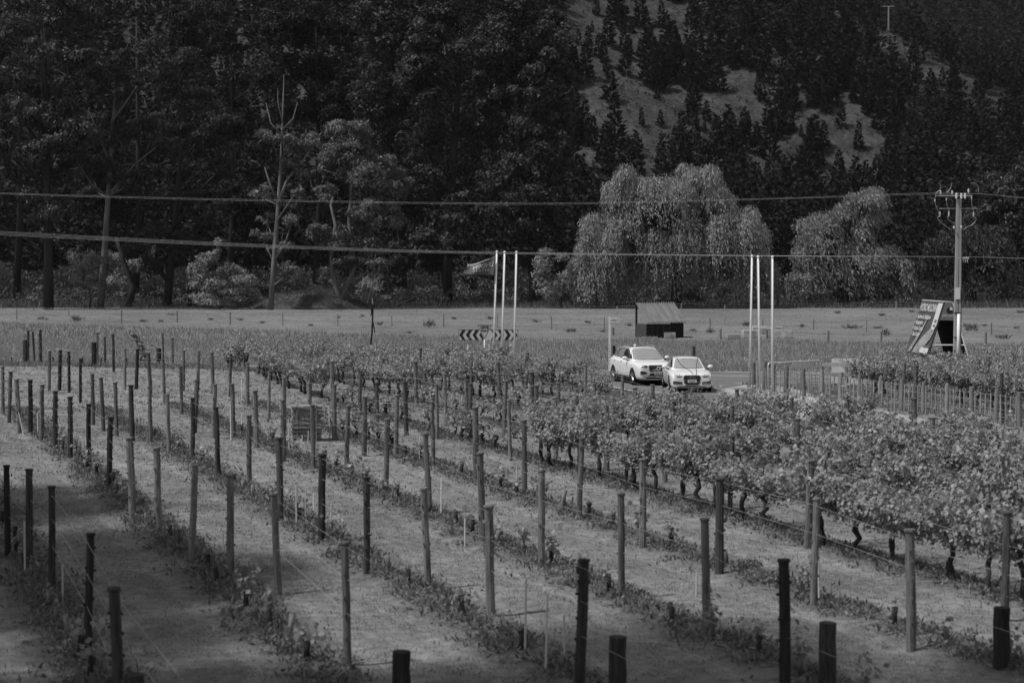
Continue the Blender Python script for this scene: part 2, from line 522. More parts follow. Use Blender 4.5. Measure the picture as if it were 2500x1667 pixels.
for k in range(9000):
    y = prng.uniform(288, 520)
    x = prng.uniform(-0.30, 0.30) * y
    z = hz(x, y)
    px, py = px_of(x, y, z)
    if py < -90: continue
    if any(((px - a) / (ra * 1.1)) ** 2 + ((py - b - 30) / (rb + 38)) ** 2 < prng.uniform(0.7, 1.15) for a, b, ra, rb in PATCH) and prng.random() > 0.2: continue
    if any((x - c[0]) ** 2 + (y - c[1]) ** 2 < 2.3 ** 2 for c in cand[-400:]): continue
    cand.append((x, y, z - 0.1, px, py))
seen = [c for c in cand if 1385 < c[3] < 2520]
seen.sort(key=lambda c: c[1])
single, rest = [], []
for c in seen:
    near_patch = any(((c[3] - a) / (ra + 45)) ** 2 + ((c[4] - b) / (rb + 70)) ** 2 < 1 for a, b, ra, rb in PATCH)
    (single if near_patch and len(single) < 300 else rest).append(c)
rest += [c for c in cand if not (1385 < c[3] < 2520)]
for i, c in enumerate(single):
    s = prng.choice([0.45, 0.65, 0.8, 0.95, 1.15]) * prng.uniform(0.85, 1.15)
    e = empty('pine_tree', c[:3], prng.uniform(0, 6.28), 'young dark conifer on the pine planted hillside among pale grass patches', 'tree', 'young conifers of the hillside plantation')
    s *= 0.86
    e.scale = (s * prng.uniform(0.85, 1.15),) * 2 + (s,)
    link('crown', PINES[i % 4], None, e)
    link('trunk', PTRUNK, None, e)
def joined(name, places, meshes, mat):
    Vs, Fs, n0 = [], [], 0
    src = []
    for me in meshes:
        co = np.empty(len(me.vertices) * 3, np.float32); me.vertices.foreach_get('co', co)
        src.append(co.reshape(-1, 3))
    for i, (x, y, z, s, a) in enumerate(places):
        co = src[i % len(src)]
        ca, sa = math.cos(a), math.sin(a)
        v = np.empty_like(co)
        v[:, 0] = (co[:, 0] * ca - co[:, 1] * sa) * s + x
        v[:, 1] = (co[:, 0] * sa + co[:, 1] * ca) * s + y
        v[:, 2] = co[:, 2] * s + z
        Vs.append(v)
        Fs.append(np.arange(len(co)).reshape(-1, 4) + n0); n0 += len(co)
    return link(name, np_mesh(name, np.concatenate(Vs), np.concatenate(Fs)), mat)
LOWP = [pine_mesh('pine_far', 200 + i, nw=9, per=7) for i in range(3)]
pl = [(c[0], c[1], c[2], prng.uniform(0.7, 1.2), prng.uniform(0, 6.28)) for c in rest]
tag(joined('pine_forest', pl, LOWP, M['needle']), 'mass of dark pines covering the hillside behind the willows', 'forest', kind='stuff')
pl = []
for k in range(4600):
    y = 522 + 440 * prng.random() ** 1.3; x = prng.uniform(-0.05, 0.29) * y
    pl.append((x, y, hz(x, y), prng.uniform(1.6, 2.4), prng.uniform(0, 6.28)))
LOWQ = [pine_mesh('pine_faint', 300 + i, nw=6, per=5) for i in range(3)]
tag(joined('far_forest', pl, LOWQ, M['needle']), 'black far forest filling the slope behind the bare ridge', 'forest', kind='stuff')

# bracken and slash lying on the open patches
hp = []
while len(hp) < 1500:
    y = prng.uniform(290, 480); x = prng.uniform(0.02, 0.28) * y; z = hz(x, y)
    px, py = px_of(x, y, z)
    if any(((px - a) / (ra * 1.2)) ** 2 + ((py - b - 25) / (rb + 45)) ** 2 < 1.1 for a, b, ra, rb in PATCH): hp.append((x, y, z))
hp = np.array(hp)
n = len(hp) * 9
P = np.repeat(hp, 9, 0) + RNG.normal(size=(n, 3)) * np.repeat(RNG.uniform(.25, .8, len(hp)), 9)[:, None] * np.array([1, 1, .45])
AX = unit(RNG.normal(size=(n, 3)) + np.array([0, 0, .7]))
V, F = cards(P, AX, unit(np.cross(AX, rnd_unit(n))), RNG.uniform(.3, .8, n), RNG.uniform(.12, .3, n))
tag(link('bracken', np_mesh('bracken', V, F), M['leaf_dark']), 'dark bracken scattered over the open hillside patches', 'bracken', kind='stuff')
# undergrowth on the foot of the hill behind the tree belt
n0 = 3600
y = RNG.uniform(254, 292, n0); x = RNG.uniform(-.28, .28, n0) * y
up = np.array([(a, b, max(0.0, hz(a, b))) for a, b in zip(x, y)])
n = n0 * 12
P = np.repeat(up, 12, 0) + RNG.normal(size=(n, 3)) * np.array([.8, .6, .7]); P[:, 2] = np.maximum(P[:, 2], np.repeat(up[:, 2], 12))
AX = unit(RNG.normal(size=(n, 3)) + np.array([0, 0, .6]))
V, F = cards(P, AX, unit(np.cross(AX, rnd_unit(n))), RNG.uniform(.35, .8, n), RNG.uniform(.15, .32, n))
tag(link('undergrowth', np_mesh('undergrowth', V, F), M['leaf_dark']), 'dim undergrowth behind the belt of trees', 'undergrowth', kind='stuff')

# ================================================================== broadleaved trees
def leaf_cloud(clumps, L, W, seed, droop=0.2, shell=0.45, up=0.0, outward=0.6):
    """clumps (cx,cy,cz,rx,ry,rz,n) -> leaf cards spread through their outer volume"""
    rng = np.random.default_rng(seed)
    Ps, As = [], []
    for (cx, cy, cz, rx, ry, rz, n) in clumps:
        n = int(n)
        d = rnd_unit(n, rng)
        d[:, 2] = d[:, 2] * 0.85 + 0.22
        d = unit(d)
        lob = 1 + 0.22 * np.sin(d[:, 0] * 5.1 + cx) * np.sin(d[:, 2] * 4.3 + cz) + 0.12 * np.sin(d[:, 1] * 9 + cy)
        r = (shell + (1 - shell) * rng.random(n) ** 0.6) * lob
        fl = rng.random(n) < 0.06
        r = np.where(fl, r * rng.uniform(1.0, 1.3, n), r)
        p = d * r[:, None] * np.array([rx, ry, rz]) + np.array([cx, cy, cz])
        nr = unit(d + rng.normal(size=(n, 3)) * 0.42 + np.array([0, 0, 0.15]))
        Ps.append(p); As.append(nr)
    P, NR = np.concatenate(Ps), np.concatenate(As)
    AX = unit(np.cross(NR, rnd_unit(len(P), rng)) + np.array([0, 0, up - droop]))
    SD = unit(np.cross(NR, AX))
    n = len(P)
    return cards(P, AX, SD, L * rng.uniform(0.6, 1.3, n), W * rng.uniform(0.7, 1.3, n))

def split_clump(c, k, rng, f=0.55):
    """break one clump into k smaller lobes so that gaps and dark hollows show"""
    cx, cy, cz, rx, ry, rz, n = c
    out = []
    for i in range(k):
        d = unit(rng.normal(size=3)) * rng.uniform(0.35, 0.85)
        s = f * rng.uniform(0.6, 1.15)
        out.append((cx + d[0] * rx, cy + d[1] * ry, cz + d[2] * rz, rx * s, ry * s, rz * s * 0.85, n / k))
    return out

def px_clump(c, Y, rng, base):
    """(px,py,rpx,rpy,n[,dy]) -> local metres relative to base"""
    px, py, rx, ry, n = c[:5]
    dy = c[5] if len(c) > 5 else rng.uniform(-2.5, 2.5)
    x, y, z = A(px, py, Y + dy)
    s = (Y + dy) / FPX
    return (x - base[0], y - base[1], z - base[2], rx * s, max(rx, ry) * s * 0.9, ry * s, n)

def tree(name, label, Y, base_px, trunks, clumps, leafmat, barkmat, L=0.5, W=0.26, seed=1, droop=0.25, sub=5, group=None, limbs=True, f=0.55, cat='tree', z0=0.0, up=0.0, dens=1.35):
    rng = np.random.default_rng(seed)
    bx, by, bz = A(base_px, 750, Y)
    base = (bx, by, z0)
    e = empty(name, base, 0, label, cat, group)
    cl = [px_clump(c, Y, rng, base) for c in clumps]
    tb = MB()
    tops = []
    for path in trunks:
        pts, rad = [], []
        for i, (px, py, r) in enumerate(path):
            x, y, z = A(px, py, Y)
            pts.append((x - base[0], (0.25 * i if len(path) > 2 else 0), (z - base[2]) if not (i == 0 and py > 735) else -0.3))
            rad.append(r)
        tb.tube(pts, rad, 9)
        tops.append((pts, rad))
    if limbs and tops:
        for c in cl:
            end = Vector(c[:3])
            best = None
            for pts, rad in tops:
                for p, r in zip(pts[1:], rad[1:]):
                    p = Vector(p)
                    if p.z < end.z + 1.0:
                        dd = (p - end).length
                        if best is None or dd < best[0]: best = (dd, p, r)
            if best and best[0] > 0.8:
                p, r = best[1], best[2]
                mid = p.lerp(end, 0.5) + Vector((rng.uniform(-.5, .5), rng.uniform(-.5, .5), -0.08 * best[0]))
                tb.tube([p, mid, end], [min(r * 0.5, 0.22), min(r * 0.35, 0.13), 0.04], 6)
                for q in range(3):
                    d = Vector(unit(rng.normal(size=3))) * c[3] * 0.8
                    tb.tube([mid.lerp(end, 0.6 + 0.1 * q), end + d], [0.06, 0.02], 5)
    if trunks:
        tb.build('trunk', barkmat, e, True)
    sm = []
    cl = [c[:6] + (c[6] * dens,) for c in cl]
    for c in cl:
        sm += split_clump(c, sub, rng, f) if sub > 1 else [c]
    V, F = leaf_cloud(sm, L, W, seed + 5, droop, up=up)
    link('crown', np_mesh('crown', V, F), leafmat, e)
    return e

def blobs(x0, x1, y0, y1, n, r, cnt, seed):
    rng = random.Random(seed)
    return [(rng.uniform(x0, x1), rng.uniform(y0, y1), r * rng.uniform(0.75, 1.25), r * rng.uniform(0.6, 0.95), cnt) for _ in range(n)]

BE, BP = M['bark'], M['bark_pale']
# tall gum trees on the left
tree('gum_tree', 'tall gum with pale straight trunk third from the left edge', 231, 246,
     [[(244, 748, .48), (252, 640, .38), (262, 480, .30), (270, 330, .20), (276, 230, .08)], [(262, 480, .2), (330, 400, .12), (390, 350, .06)], [(268, 400, .18), (240, 330, .1), (215, 270, .05)], [(272, 300, .16), (320, 230, .09), (350, 180, .04)]],
     [(262, 300, 44, 30, 620), (268, 170, 50, 30, 620), (222, 340, 36, 22, 420), (300, 440, 40, 22, 420), (300, 330, 55, 26, 620), (210, 300, 50, 24, 560), (250, 395, 45, 22, 420), (330, 430, 42, 24, 500), (280, 230, 60, 28, 620), (225, 180, 45, 24, 420), (345, 190, 52, 26, 560), (290, 130, 52, 26, 520), (240, 470, 38, 18, 300), (190, 400, 40, 20, 350), (395, 350, 48, 24, 520)],
     M['leaf_euc'], BP, 0.55, 0.2, 21, 0.5, group='gum trees of the left belt')
tree('gum_tree', 'thick dark trunked gum tree nearest the left edge of the paddock', 226, 118,
     [[(118, 752, .62), (117, 640, .52), (112, 450, .42), (105, 250, .42), (100, 60, .25)], [(115, 560, .3), (170, 480, .18), (210, 420, .08)], [(110, 380, .3), (60, 300, .18), (30, 240, .08)]],
     blobs(-40, 230, -20, 330, 16, 56, 620, 3) + blobs(-40, 150, 330, 560, 8, 46, 480, 4),
     M['leaf_dark'], BE, 0.55, 0.22, 22, 0.45, group='gum trees of the left belt')
tree('gum_tree', 'dark many stemmed gum tree right of the pale straight trunk', 236, 400,
     [[(405, 752, .6), (412, 690, .5), (420, 600, .4), (430, 480, .3), (440, 330, .2), (445, 230, .1)], [(412, 690, .3), (375, 640, .2), (350, 590, .1)], [(310, 750, .5), (325, 700, .4), (300, 640, .28), (280, 580, .15)], [(420, 560, .2), (500, 450, .14), (585, 370, .06)], [(462, 748, .26), (466, 660, .2), (470, 580, .15), (500, 540, .06)]],
     [(430, 300, 55, 30, 620), (500, 330, 50, 26, 560), (545, 290, 46, 24, 520), (590, 360, 40, 22, 420), (480, 240, 55, 28, 600), (410, 200, 60, 30, 640), (370, 110, 60, 30, 600), (440, 140, 60, 34, 640), (540, 400, 36, 20, 340), (350, 300, 50, 26, 520), (460, 480, 45, 22, 420), (330, 470, 45, 26, 460), (400, 560, 60, 26, 560), (320, 610, 46, 26, 420), (440, 620, 40, 24, 360), (505, 530, 40, 18, 300), (380, 650, 34, 30, 320)],
     M['leaf_euc'], BE, 0.55, 0.2, 23, 0.5, group='gum trees of the left belt')
tree('gum_tree', 'slender gum with bare dead top and long pale trunk', 224, 664,
     [[(660, 748, .34), (668, 640, .28), (678, 500, .23), (684, 400, .18), (687, 300, .11), (690, 180, .03)], [(678, 500, .2), (700, 440, .15), (740, 390, .11), (775, 330, .05)], [(676, 490, .14), (655, 440, .1), (645, 408, .04)], [(687, 330, .12), (660, 300, .08), (648, 250, .03)], [(687, 320, .12), (715, 290, .08), (725, 250, .03)], [(690, 300, .1), (678, 250, .05), (676, 215, .02)], [(676, 540, .12), (715, 480, .07), (740, 430, .03)], [(664, 700, .12), (690, 680, .05)]],
     [(690, 335, 34, 20, 420), (655, 330, 30, 16, 300), (720, 360, 34, 20, 420), (760, 345, 30, 22, 380), (700, 400, 26, 16, 240), (745, 420, 30, 18, 300), (640, 470, 34, 22, 330), (715, 535, 32, 16, 300), (700, 500, 18, 10, 130), (640, 575, 34, 18, 330), (690, 600, 36, 18, 320), (700, 650, 34, 18, 280), (650, 530, 22, 14, 160), (725, 470, 22, 14, 180)],
     M['leaf_euc2'], BP, 0.5, 0.18, 24, 0.55, group='gum trees of the left belt')
tree('gum_tree', 'crooked pale limbed gum with light feathery crown beside the soil mound', 230, 836,
     [[(836, 750, .4), (822, 705, .34), (808, 650, .3), (808, 600, .27), (818, 550, .24), (806, 500, .2), (812, 470, .12)], [(836, 735, .34), (850, 690, .3), (866, 650, .27), (858, 600, .24), (850, 540, .22), (856, 480, .24), (856, 400, .2), (850, 345, .1)], [(856, 440, .15), (820, 425, .1), (790, 415, .04)], [(856, 420, .14), (880, 380, .09), (900, 350, .04)], [(866, 650, .14), (900, 620, .1), (930, 600, .04)], [(856, 480, .14), (885, 450, .08), (910, 440, .03)], [(852, 380, .12), (838, 350, .07), (830, 320, .03)]],
     [(840, 365, 50, 38, 700), (905, 425, 50, 40, 800), (945, 470, 44, 38, 700), (850, 430, 40, 30, 500), (905, 505, 46, 34, 700), (960, 530, 34, 30, 450), (870, 560, 50, 34, 700), (815, 325, 45, 30, 900), (860, 320, 46, 32, 950), (880, 380, 40, 32, 800), (930, 400, 46, 34, 950), (965, 440, 38, 32, 760), (900, 450, 42, 30, 800), (790, 390, 34, 26, 520), (940, 500, 36, 22, 520), (880, 520, 30, 18, 330), (830, 590, 55, 30, 900), (890, 590, 55, 28, 850), (780, 570, 40, 26, 560), (860, 640, 50, 22, 560), (920, 640, 30, 20, 330), (800, 470, 34, 20, 360)],
     M['leaf_euc2'], BP, 0.42, 0.18, 25, 0.5, sub=6, dens=2.3, group='gum trees of the left belt')
tree('gum_tree', 'low forked gum between the paddock edge and pale bush', 240, 985,
     [[(950, 748, .22), (950, 700, .18), (935, 660, .12), (925, 630, .05)], [(950, 700, .14), (965, 680, .08), (975, 655, .03)]],
     [(930, 620, 30, 22, 300), (975, 640, 32, 20, 320), (955, 600, 30, 16, 260)], M['leaf_dark'], BE, 0.5, 0.2, 26, 0.4, group='gum trees of the left belt')
# the belt behind them
k = 0
for label, px, Y, cl in [
    ('dark background gum rising behind the leftmost trunk', 40, 262, blobs(-60, 170, -60, 420, 18, 62, 560, 31)),
    ('dark background gum filling the gap left of the dead topped gum', 560, 268, blobs(430, 680, 20, 330, 17, 52, 560, 32) + blobs(470, 650, 330, 600, 9, 48, 420, 33)),
    ('dark background gum behind the crooked pale limbed gum', 770, 270, blobs(640, 910, -40, 300, 20, 56, 600, 34) + blobs(700, 880, 300, 560, 6, 46, 380, 35)),
    ('dark background gum between the two thick left trunks', 330, 274, blobs(180, 470, 240, 520, 14, 56, 520, 36))]:
    tree('gum_tree', label, Y, px, [[(px, 750, .5), (px + 8, 500, .4), (px + 4, 250, .25), (px, 40, .1)]], cl, M['leaf_back'], BE, 0.6, 0.25, 40 + k, 0.4, group='gum trees behind the left belt')
    k += 1
# great dark broadleaved trees in the middle
tree('poplar_tree', 'huge dark broadleaved tree in the middle, its edge beside the hillside', 246, 1290,
     [[(1300, 750, .6), (1302, 690, .5), (1290, 560, .45), (1275, 400, .38), (1270, 200, .28), (1268, 60, .1)]],
     blobs(1180, 1360, -50, 180, 15, 58, 620, 51) + blobs(1190, 1365, 180, 420, 16, 54, 640, 52) + blobs(1200, 1350, 420, 640, 12, 50, 520, 53) + [(1375, 300, 26, 20, 200), (1370, 150, 26, 20, 200), (1360, 560, 30, 24, 240)],
     M['leaf_big'], BE, 0.48, 0.3, 54, 0.15, group='great broadleaved trees behind the flag')
tree('poplar_tree', 'huge dark broadleaved tree with forked bare limbs behind the flag', 248, 1090,
     [[(1092, 750, .75), (1090, 640, .65), (1098, 480, .55), (1110, 330, .45), (1120, 190, .3), (1125, 70, .1)], [(1110, 330, .3), (1140, 250, .22), (1150, 180, .1)], [(1100, 440, .3), (1050, 360, .2), (1020, 290, .1)]],
     blobs(1000, 1210, -50, 130, 15, 58, 560, 55) + blobs(1000, 1080, 130, 420, 8, 54, 460, 56) + blobs(1150, 1230, 130, 420, 8, 50, 440, 57) + blobs(1020, 1200, 460, 700, 12, 52, 460, 58) + blobs(1040, 1160, 300, 460, 3, 40, 200, 59),
     M['leaf_big'], BE, 0.5, 0.3, 60, 0.15, group='great broadleaved trees behind the flag')
tree('poplar_tree', 'huge dark broadleaved tree left of the forked limbs', 252, 960,
     [[(985, 750, .6), (980, 600, .5), (970, 400, .4), (960, 200, .28), (955, 60, .1)]],
     blobs(880, 1040, -50, 160, 14, 58, 560, 61) + blobs(890, 1050, 160, 330, 11, 54, 520, 62) + blobs(960, 1060, 320, 520, 10, 48, 520, 63) + blobs(950, 1060, 520, 690, 7, 46, 380, 64),
     M['leaf_big'], BE, 0.5, 0.3, 65, 0.15, group='great broadleaved trees behind the flag')

# weeping willows
def willow(name, label, Y, base_px, domes, strands, leafmat, seed, hang=(2, 7), L=0.5, W=0.13, sweep=0.0, group=None, floor=0.6, fill=0.3):
    rng = np.random.default_rng(seed)
    bx, by, _ = A(base_px, 750, Y)
    e = empty(name, (bx, by, 0), 0, label, 'tree', group)
    tb = MB()
    top = max(A(d[0], d[1] - d[3], Y)[2] for d in domes)
    tb.tube([(0, 0, -0.3), (0.2, 0, top * 0.25), (0.1, 0.3, top * 0.5)], [0.7, 0.55, 0.4], 9)
    Ps, As, Ns = [], [], []
    for (px, py, rx, ry, wgt) in domes:
        dy = rng.uniform(-3, 3)
        cx, cy, cz = A(px, py, Y + dy)
        cx -= bx; cy -= by
        s = Y / FPX
        rx, ry = rx * s, ry * s
        tb.tube([(0.1, 0.2, top * 0.35), (cx * 0.5, cy * 0.5, (top * 0.4 + cz) / 2 + 0.6), (cx, cy, cz + ry * 0.4)], [0.35, 0.2, 0.06], 7)
        n = int(strands * wgt)
        d = rnd_unit(n, rng)
        d[:, 2] = np.abs(d[:, 2]) * 1.15 - 0.12
        d = unit(d)
        rr = 0.72 + 0.28 * rng.random(n) ** 0.5
        rr *= 1 + 0.13 * np.sin(d[:, 0] * 6 + px) * np.sin(d[:, 1] * 5 + 1) + 0.06 * np.sin(d[:, 2] * 11)
        p0 = d * rr[:, None] * np.array([rx, rx * 0.9, ry]) + np.array([cx, cy, cz])
        ln = rng.uniform(hang[0], hang[1], n) * (0.42 if cz > top * 0.62 else 1.0) * (0.35 + 0.65 * (1 - np.clip(d[:, 2], 0, 1)))
        ln = np.minimum(ln, np.maximum(p0[:, 2] - floor, 0.5))
        for i in range(n):
            m = max(2, int(ln[i] / (L * 0.75)))
            tt = (np.arange(m) + rng.random(m) * 0.8) * L * 0.75
            out = np.array([d[i, 0], d[i, 1], 0]) * 0.22
            pp = p0[i] + np.outer(tt, np.array([sweep, 0, -1.0])) + np.outer(np.sqrt(tt + 0.1), out)
            pp += rng.normal(size=(m, 3)) * 0.10
            Ps.append(pp)
            As.append(np.tile(np.array([sweep, 0, -1.0]) + out, (m, 1)) + rng.normal(size=(m, 3)) * 0.30)
            Ns.append(np.tile(d[i] + np.array([0, 0, .25]), (m, 1)) + rng.normal(size=(m, 3)) * 0.4)
    P, AX = np.concatenate(Ps), unit(np.concatenate(As))
    SD = unit(np.cross(AX, np.concatenate(Ns)))
    n = len(P)
    V, F = cards(P, AX, SD, L * rng.uniform(0.7, 1.4, n), W * rng.uniform(0.7, 1.5, n))
    tb.build('trunk', BE, e, True)
    link('crown', np_mesh('crown', V, F), leafmat, e)
    return e
def sub_domes(domes, k, seed):
    rg = random.Random(seed)
    out = []
    for (px, py, rx, ry, wg) in domes:
        out.append((px, py, rx * .8, ry * .8, wg * .3))
        for _ in range(k):
            t = rg.uniform(-.15, math.pi + .15)
            out.append((px + math.cos(t) * rx * rg.uniform(.45, .8), py - math.sin(t) * ry * rg.uniform(.4, .78), rx * rg.uniform(.22, .44), ry * rg.uniform(.18, .36), wg * rg.uniform(.06, .14)))
    return out
willow('willow_tree', 'big two domed weeping willow behind the iron roofed shed', 232, 1650,
       sub_domes([(1615, 480, 95, 75, .9), (1528, 480, 66, 84, 1.0), (1465, 570, 60, 80, .9), (1432, 655, 38, 70, .6), (1500, 640, 60, 80, .6), (1700, 470, 80, 88, 1.0), (1610, 520, 90, 95, .9), (1790, 580, 80, 100, 1.0), (1740, 540, 90, 95, .9), (1560, 610, 90, 100, .7), (1680, 620, 100, 90, .7), (1440, 680, 40, 60, .3), (1840, 650, 45, 80, .4)], 10, 1),
       1700, M['leaf_willow'], 71, (0.8, 5.5), 0.40, 0.10, 0.06, 'willows along the stream')
willow('willow_tree', 'rounded billowing willow left of the utility pole', 240, 2060,
       sub_domes([(2110, 530, 75, 80, .9), (2060, 560, 80, 75, .9), (2000, 590, 70, 80, .9), (2090, 640, 85, 70, .8), (2160, 650, 60, 65, .5), (1975, 650, 50, 70, .5), (2030, 670, 80, 60, .5), (1955, 700, 42, 48, .4), (2110, 695, 70, 50, .5), (2185, 690, 40, 55, .4)], 10, 2),
       2100, M['leaf_willow2'], 72, (0.6, 2.6), 0.42, 0.14, 0.45, 'willows along the stream')
willow('willow_tree', 'dark rounded willow directly behind the utility pole', 252, 2370,
       sub_domes([(2350, 600, 80, 85, .8), (2420, 630, 75, 80, .7), (2290, 650, 60, 80, .6), (2460, 690, 60, 60, .4), (2370, 690, 90, 50, .5)], 4, 3),
       1000, M['leaf_dark'], 73, (0.8, 2.2), 0.5, 0.18, 0.3, 'willows along the stream')
tree('broadleaf_tree', 'dim round topped tree at the far right edge', 262, 2450,
     [[(2455, 750, .5), (2450, 600, .4), (2445, 480, .25)]], blobs(2390, 2520, 410, 600, 14, 55, 520, 74), M['leaf_dark'], BE, 0.55, 0.3, 75, 0.2)

# bushes and scrub at the foot of the trees
def bush(label, Y, cl, mat, seed, L=0.3, W=0.16, name='bush', group='bushes below the trees', sub=4, droop=-0.2):
    px = sum(c[0] for c in cl) / len(cl)
    return tree(name, label, Y, px, [[(px, 750, .12), (px + 3, 730, .09), (px - 2, 710, .04)]], cl, mat, BE, L, W, seed, droop, sub, group, cat='bush')
bush('pale rounded bush left of the thick straight gum trunk', 230, [(225, 645, 42, 36, 900), (200, 670, 34, 30, 500), (265, 640, 30, 34, 500), (180, 640, 20, 30, 300)], M['leaf_bush'], 81)
bush('pale bush half hidden right behind the straight gum trunk', 243, [(290, 640, 30, 34, 500), (330, 650, 34, 36, 500), (300, 690, 34, 24, 360)], M['leaf_bush'], 82)
bush('large pale conical bush left of the soil mound', 228, [(510, 640, 34, 42, 1300), (500, 690, 46, 36, 1200), (560, 680, 50, 40, 1400), (600, 690, 46, 36, 1100), (480, 670, 30, 34, 600), (540, 728, 80, 22, 1100), (500, 735, 50, 16, 600), (600, 732, 55, 18, 700), (530, 610, 18, 24, 400)], M['leaf_bush'], 83)
bush('dark leafy bush with pale tips beside the soil mound', 234, [(610, 725, 40, 22, 700), (575, 715, 26, 18, 400), (640, 715, 22, 20, 350)], M['leaf_scrub'], 84, 0.32, 0.2)
bush('shadowed scrub at the foot of the left gum trees', 244, [(90, 720, 60, 26, 420), (180, 725, 60, 20, 420), (330, 725, 50, 20, 420), (430, 725, 50, 22, 420)], M['leaf_scrub'], 85)
bush('light scrub behind the soil mound under the crooked gum', 240, [(740, 690, 46, 26, 600), (790, 680, 30, 24, 360), (690, 690, 40, 20, 380), (900, 700, 40, 34, 600), (930, 720, 34, 24, 420)], M['leaf_bush'], 86)
bush('tangled scrub under the big dark trees left of the flagpoles', 242, [(1000, 715, 44, 30, 520), (1060, 720, 44, 26, 460), (1130, 715, 40, 30, 480), (1190, 715, 44, 28, 520), (1250, 725, 40, 22, 420)], M['leaf_scrub'], 87)
bush('pale sunlit scrub right of the flagpoles below the dark tree', 231, [(1350, 640, 46, 34, 700), (1390, 670, 40, 40, 600), (1320, 680, 36, 40, 480), (1420, 700, 40, 34, 500), (1360, 715, 50, 26, 520)], M['leaf_bush'], 88)
bush('scrub below the big willow behind the shed', 240, [(1470, 715, 40, 24, 420), (1540, 725, 46, 20, 420), (1620, 720, 40, 22, 380), (1700, 720, 46, 24, 480), (1770, 715, 44, 26, 500), (1830, 725, 40, 20, 360)], M['leaf_scrub'], 89)
bush('pale shrubs between the two willows behind the right flagpoles', 234, [(1900, 670, 40, 44, 700), (1950, 690, 40, 36, 600), (1880, 715, 40, 26, 420), (1860, 640, 26, 34, 300)], M['leaf_bush'], 90)
bush('low scrub in front of the rounded willow', 238, [(1990, 720, 44, 22, 420), (2060, 722, 44, 20, 360), (2140, 725, 46, 18, 360)], M['leaf_scrub'], 91)
bush('dark scrub under the right hand trees', 250, [(2230, 715, 50, 26, 420), (2310, 715, 50, 26, 420), (2400, 715, 54, 26, 420), (2480, 715, 44, 26, 360)], M['leaf_dark'], 92)
# plumed grass clump and fallen branches
rng = np.random.default_rng(7)
pb = A(905, 750, 236)
e = empty('plume_grass', (pb[0], pb[1], 0), 0, 'clump of tall pale plumed grass near the crooked gum', 'plant')
n = 160
P = np.column_stack([rng.normal(0, .9, n), rng.normal(0, .6, n), np.zeros(n)])
AX = unit(np.column_stack([rng.normal(0, .25, n), rng.normal(0, .25, n), np.ones(n)]))
V, F = cards(P, AX, unit(np.cross(AX, rnd_unit(n, rng))), rng.uniform(1.2, 2.6, n), 0.09)
link('leaves', np_mesh('leaves', V, F), M['leaf_scrub'], e)
n = 26
P = np.column_stack([rng.normal(0, .8, n), rng.normal(0, .5, n), rng.uniform(1.9, 2.7, n)])
AX = unit(np.column_stack([rng.normal(0, .1, n), rng.normal(0, .1, n), np.ones(n)]))
V, F = cards(P, AX, unit(np.cross(AX, rnd_unit(n, rng))), rng.uniform(.7, 1.1, n), 0.2)
link('plume', np_mesh('plume', V, F), M['grass_long'], e)
def branch(label, pts, seed):
    rng = np.random.default_rng(seed)
    w3 = [A(px, py, 231.5 + 0.2 * i) for i, (px, py) in enumerate(pts)]
    e = empty('fallen_branch', (w3[0][0], w3[0][1], 0), 0, label, 'branch', 'dead branches at the paddock edge')
    loc = [Vector(p) - Vector((w3[0][0], w3[0][1], 0)) for p in w3]
    mb = MB().tube(loc, np.linspace(.13, .03, len(loc)), 6)
    for i in range(1, len(loc)):
        for q in range(2):
            d = Vector(unit(rng.normal(size=3))) * 1.1
            mb.tube([loc[i], loc[i] + d * .6, loc[i] + d + Vector((0, 0, .2))], [.05, .03, .01], 5)
    mb.build('limb', M['bark_pale'], e, True)
    n = 60
    c = np.array(loc[-1]); P = c + rng.normal(size=(n, 3)) * np.array([1.2, .6, .5]); P[:, 2] = np.abs(P[:, 2])
    AX = rnd_unit(n, rng)
    V, F = cards(P, AX, unit(np.cross(AX, rnd_unit(n, rng))), .35, .12)
    link('dead_leaves', np_mesh('dead_leaves', V, F), M['leaf_bush'], e)
branch('fallen pale branch arching behind the dark weathervane post', [(905, 745), (930, 732), (960, 729), (985, 720)], 1)
branch('fallen dark branch lying right of the arching one', [(962, 750), (985, 738), (1010, 727), (1045, 718), (1075, 716)], 2)
# soil mound
mv, mf = [], []
c0 = A(760, 750, 231)
NA, NR = 64, 18
for j in range(NR + 1):
    for i in range(NA):
        t = 2 * math.pi * i / NA
        r = j / NR
        x = math.cos(t) * 7.0 * r * (1 + 0.12 * math.sin(3 * t)); y = math.sin(t) * 4.0 * r
        z = 2.15 * (1 - r ** 2) ** 1.1 * (1 + 0.10 * math.sin(x * 1.1) + 0.06 * math.sin(y * 2 + x) + 0.12 * mnoise.noise((x * .9, y * .9, 0)) + 0.07 * mnoise.noise((x * 2.4, y * 2.4, 3))) - 0.05 * (r == 1)
        if x > 2.5: z *= 0.92
        mv.append((c0[0] + x, c0[1] + y, max(z, -0.05)))
for j in range(NR):
    for i in range(NA):
        a, b = j * NA + i, j * NA + (i + 1) % NA
        mf.append((a, b, b + NA, a + NA))
M['mound'] = gm('mound_soil', 0.045, 0.5, 1.0, 0.95, 0.1, fine=0.4, finescale=5, bump=0.6, detail=8)
tag(link('soil_mound', np_mesh('soil_mound', mv, mf, True), M['mound']), kind='structure')

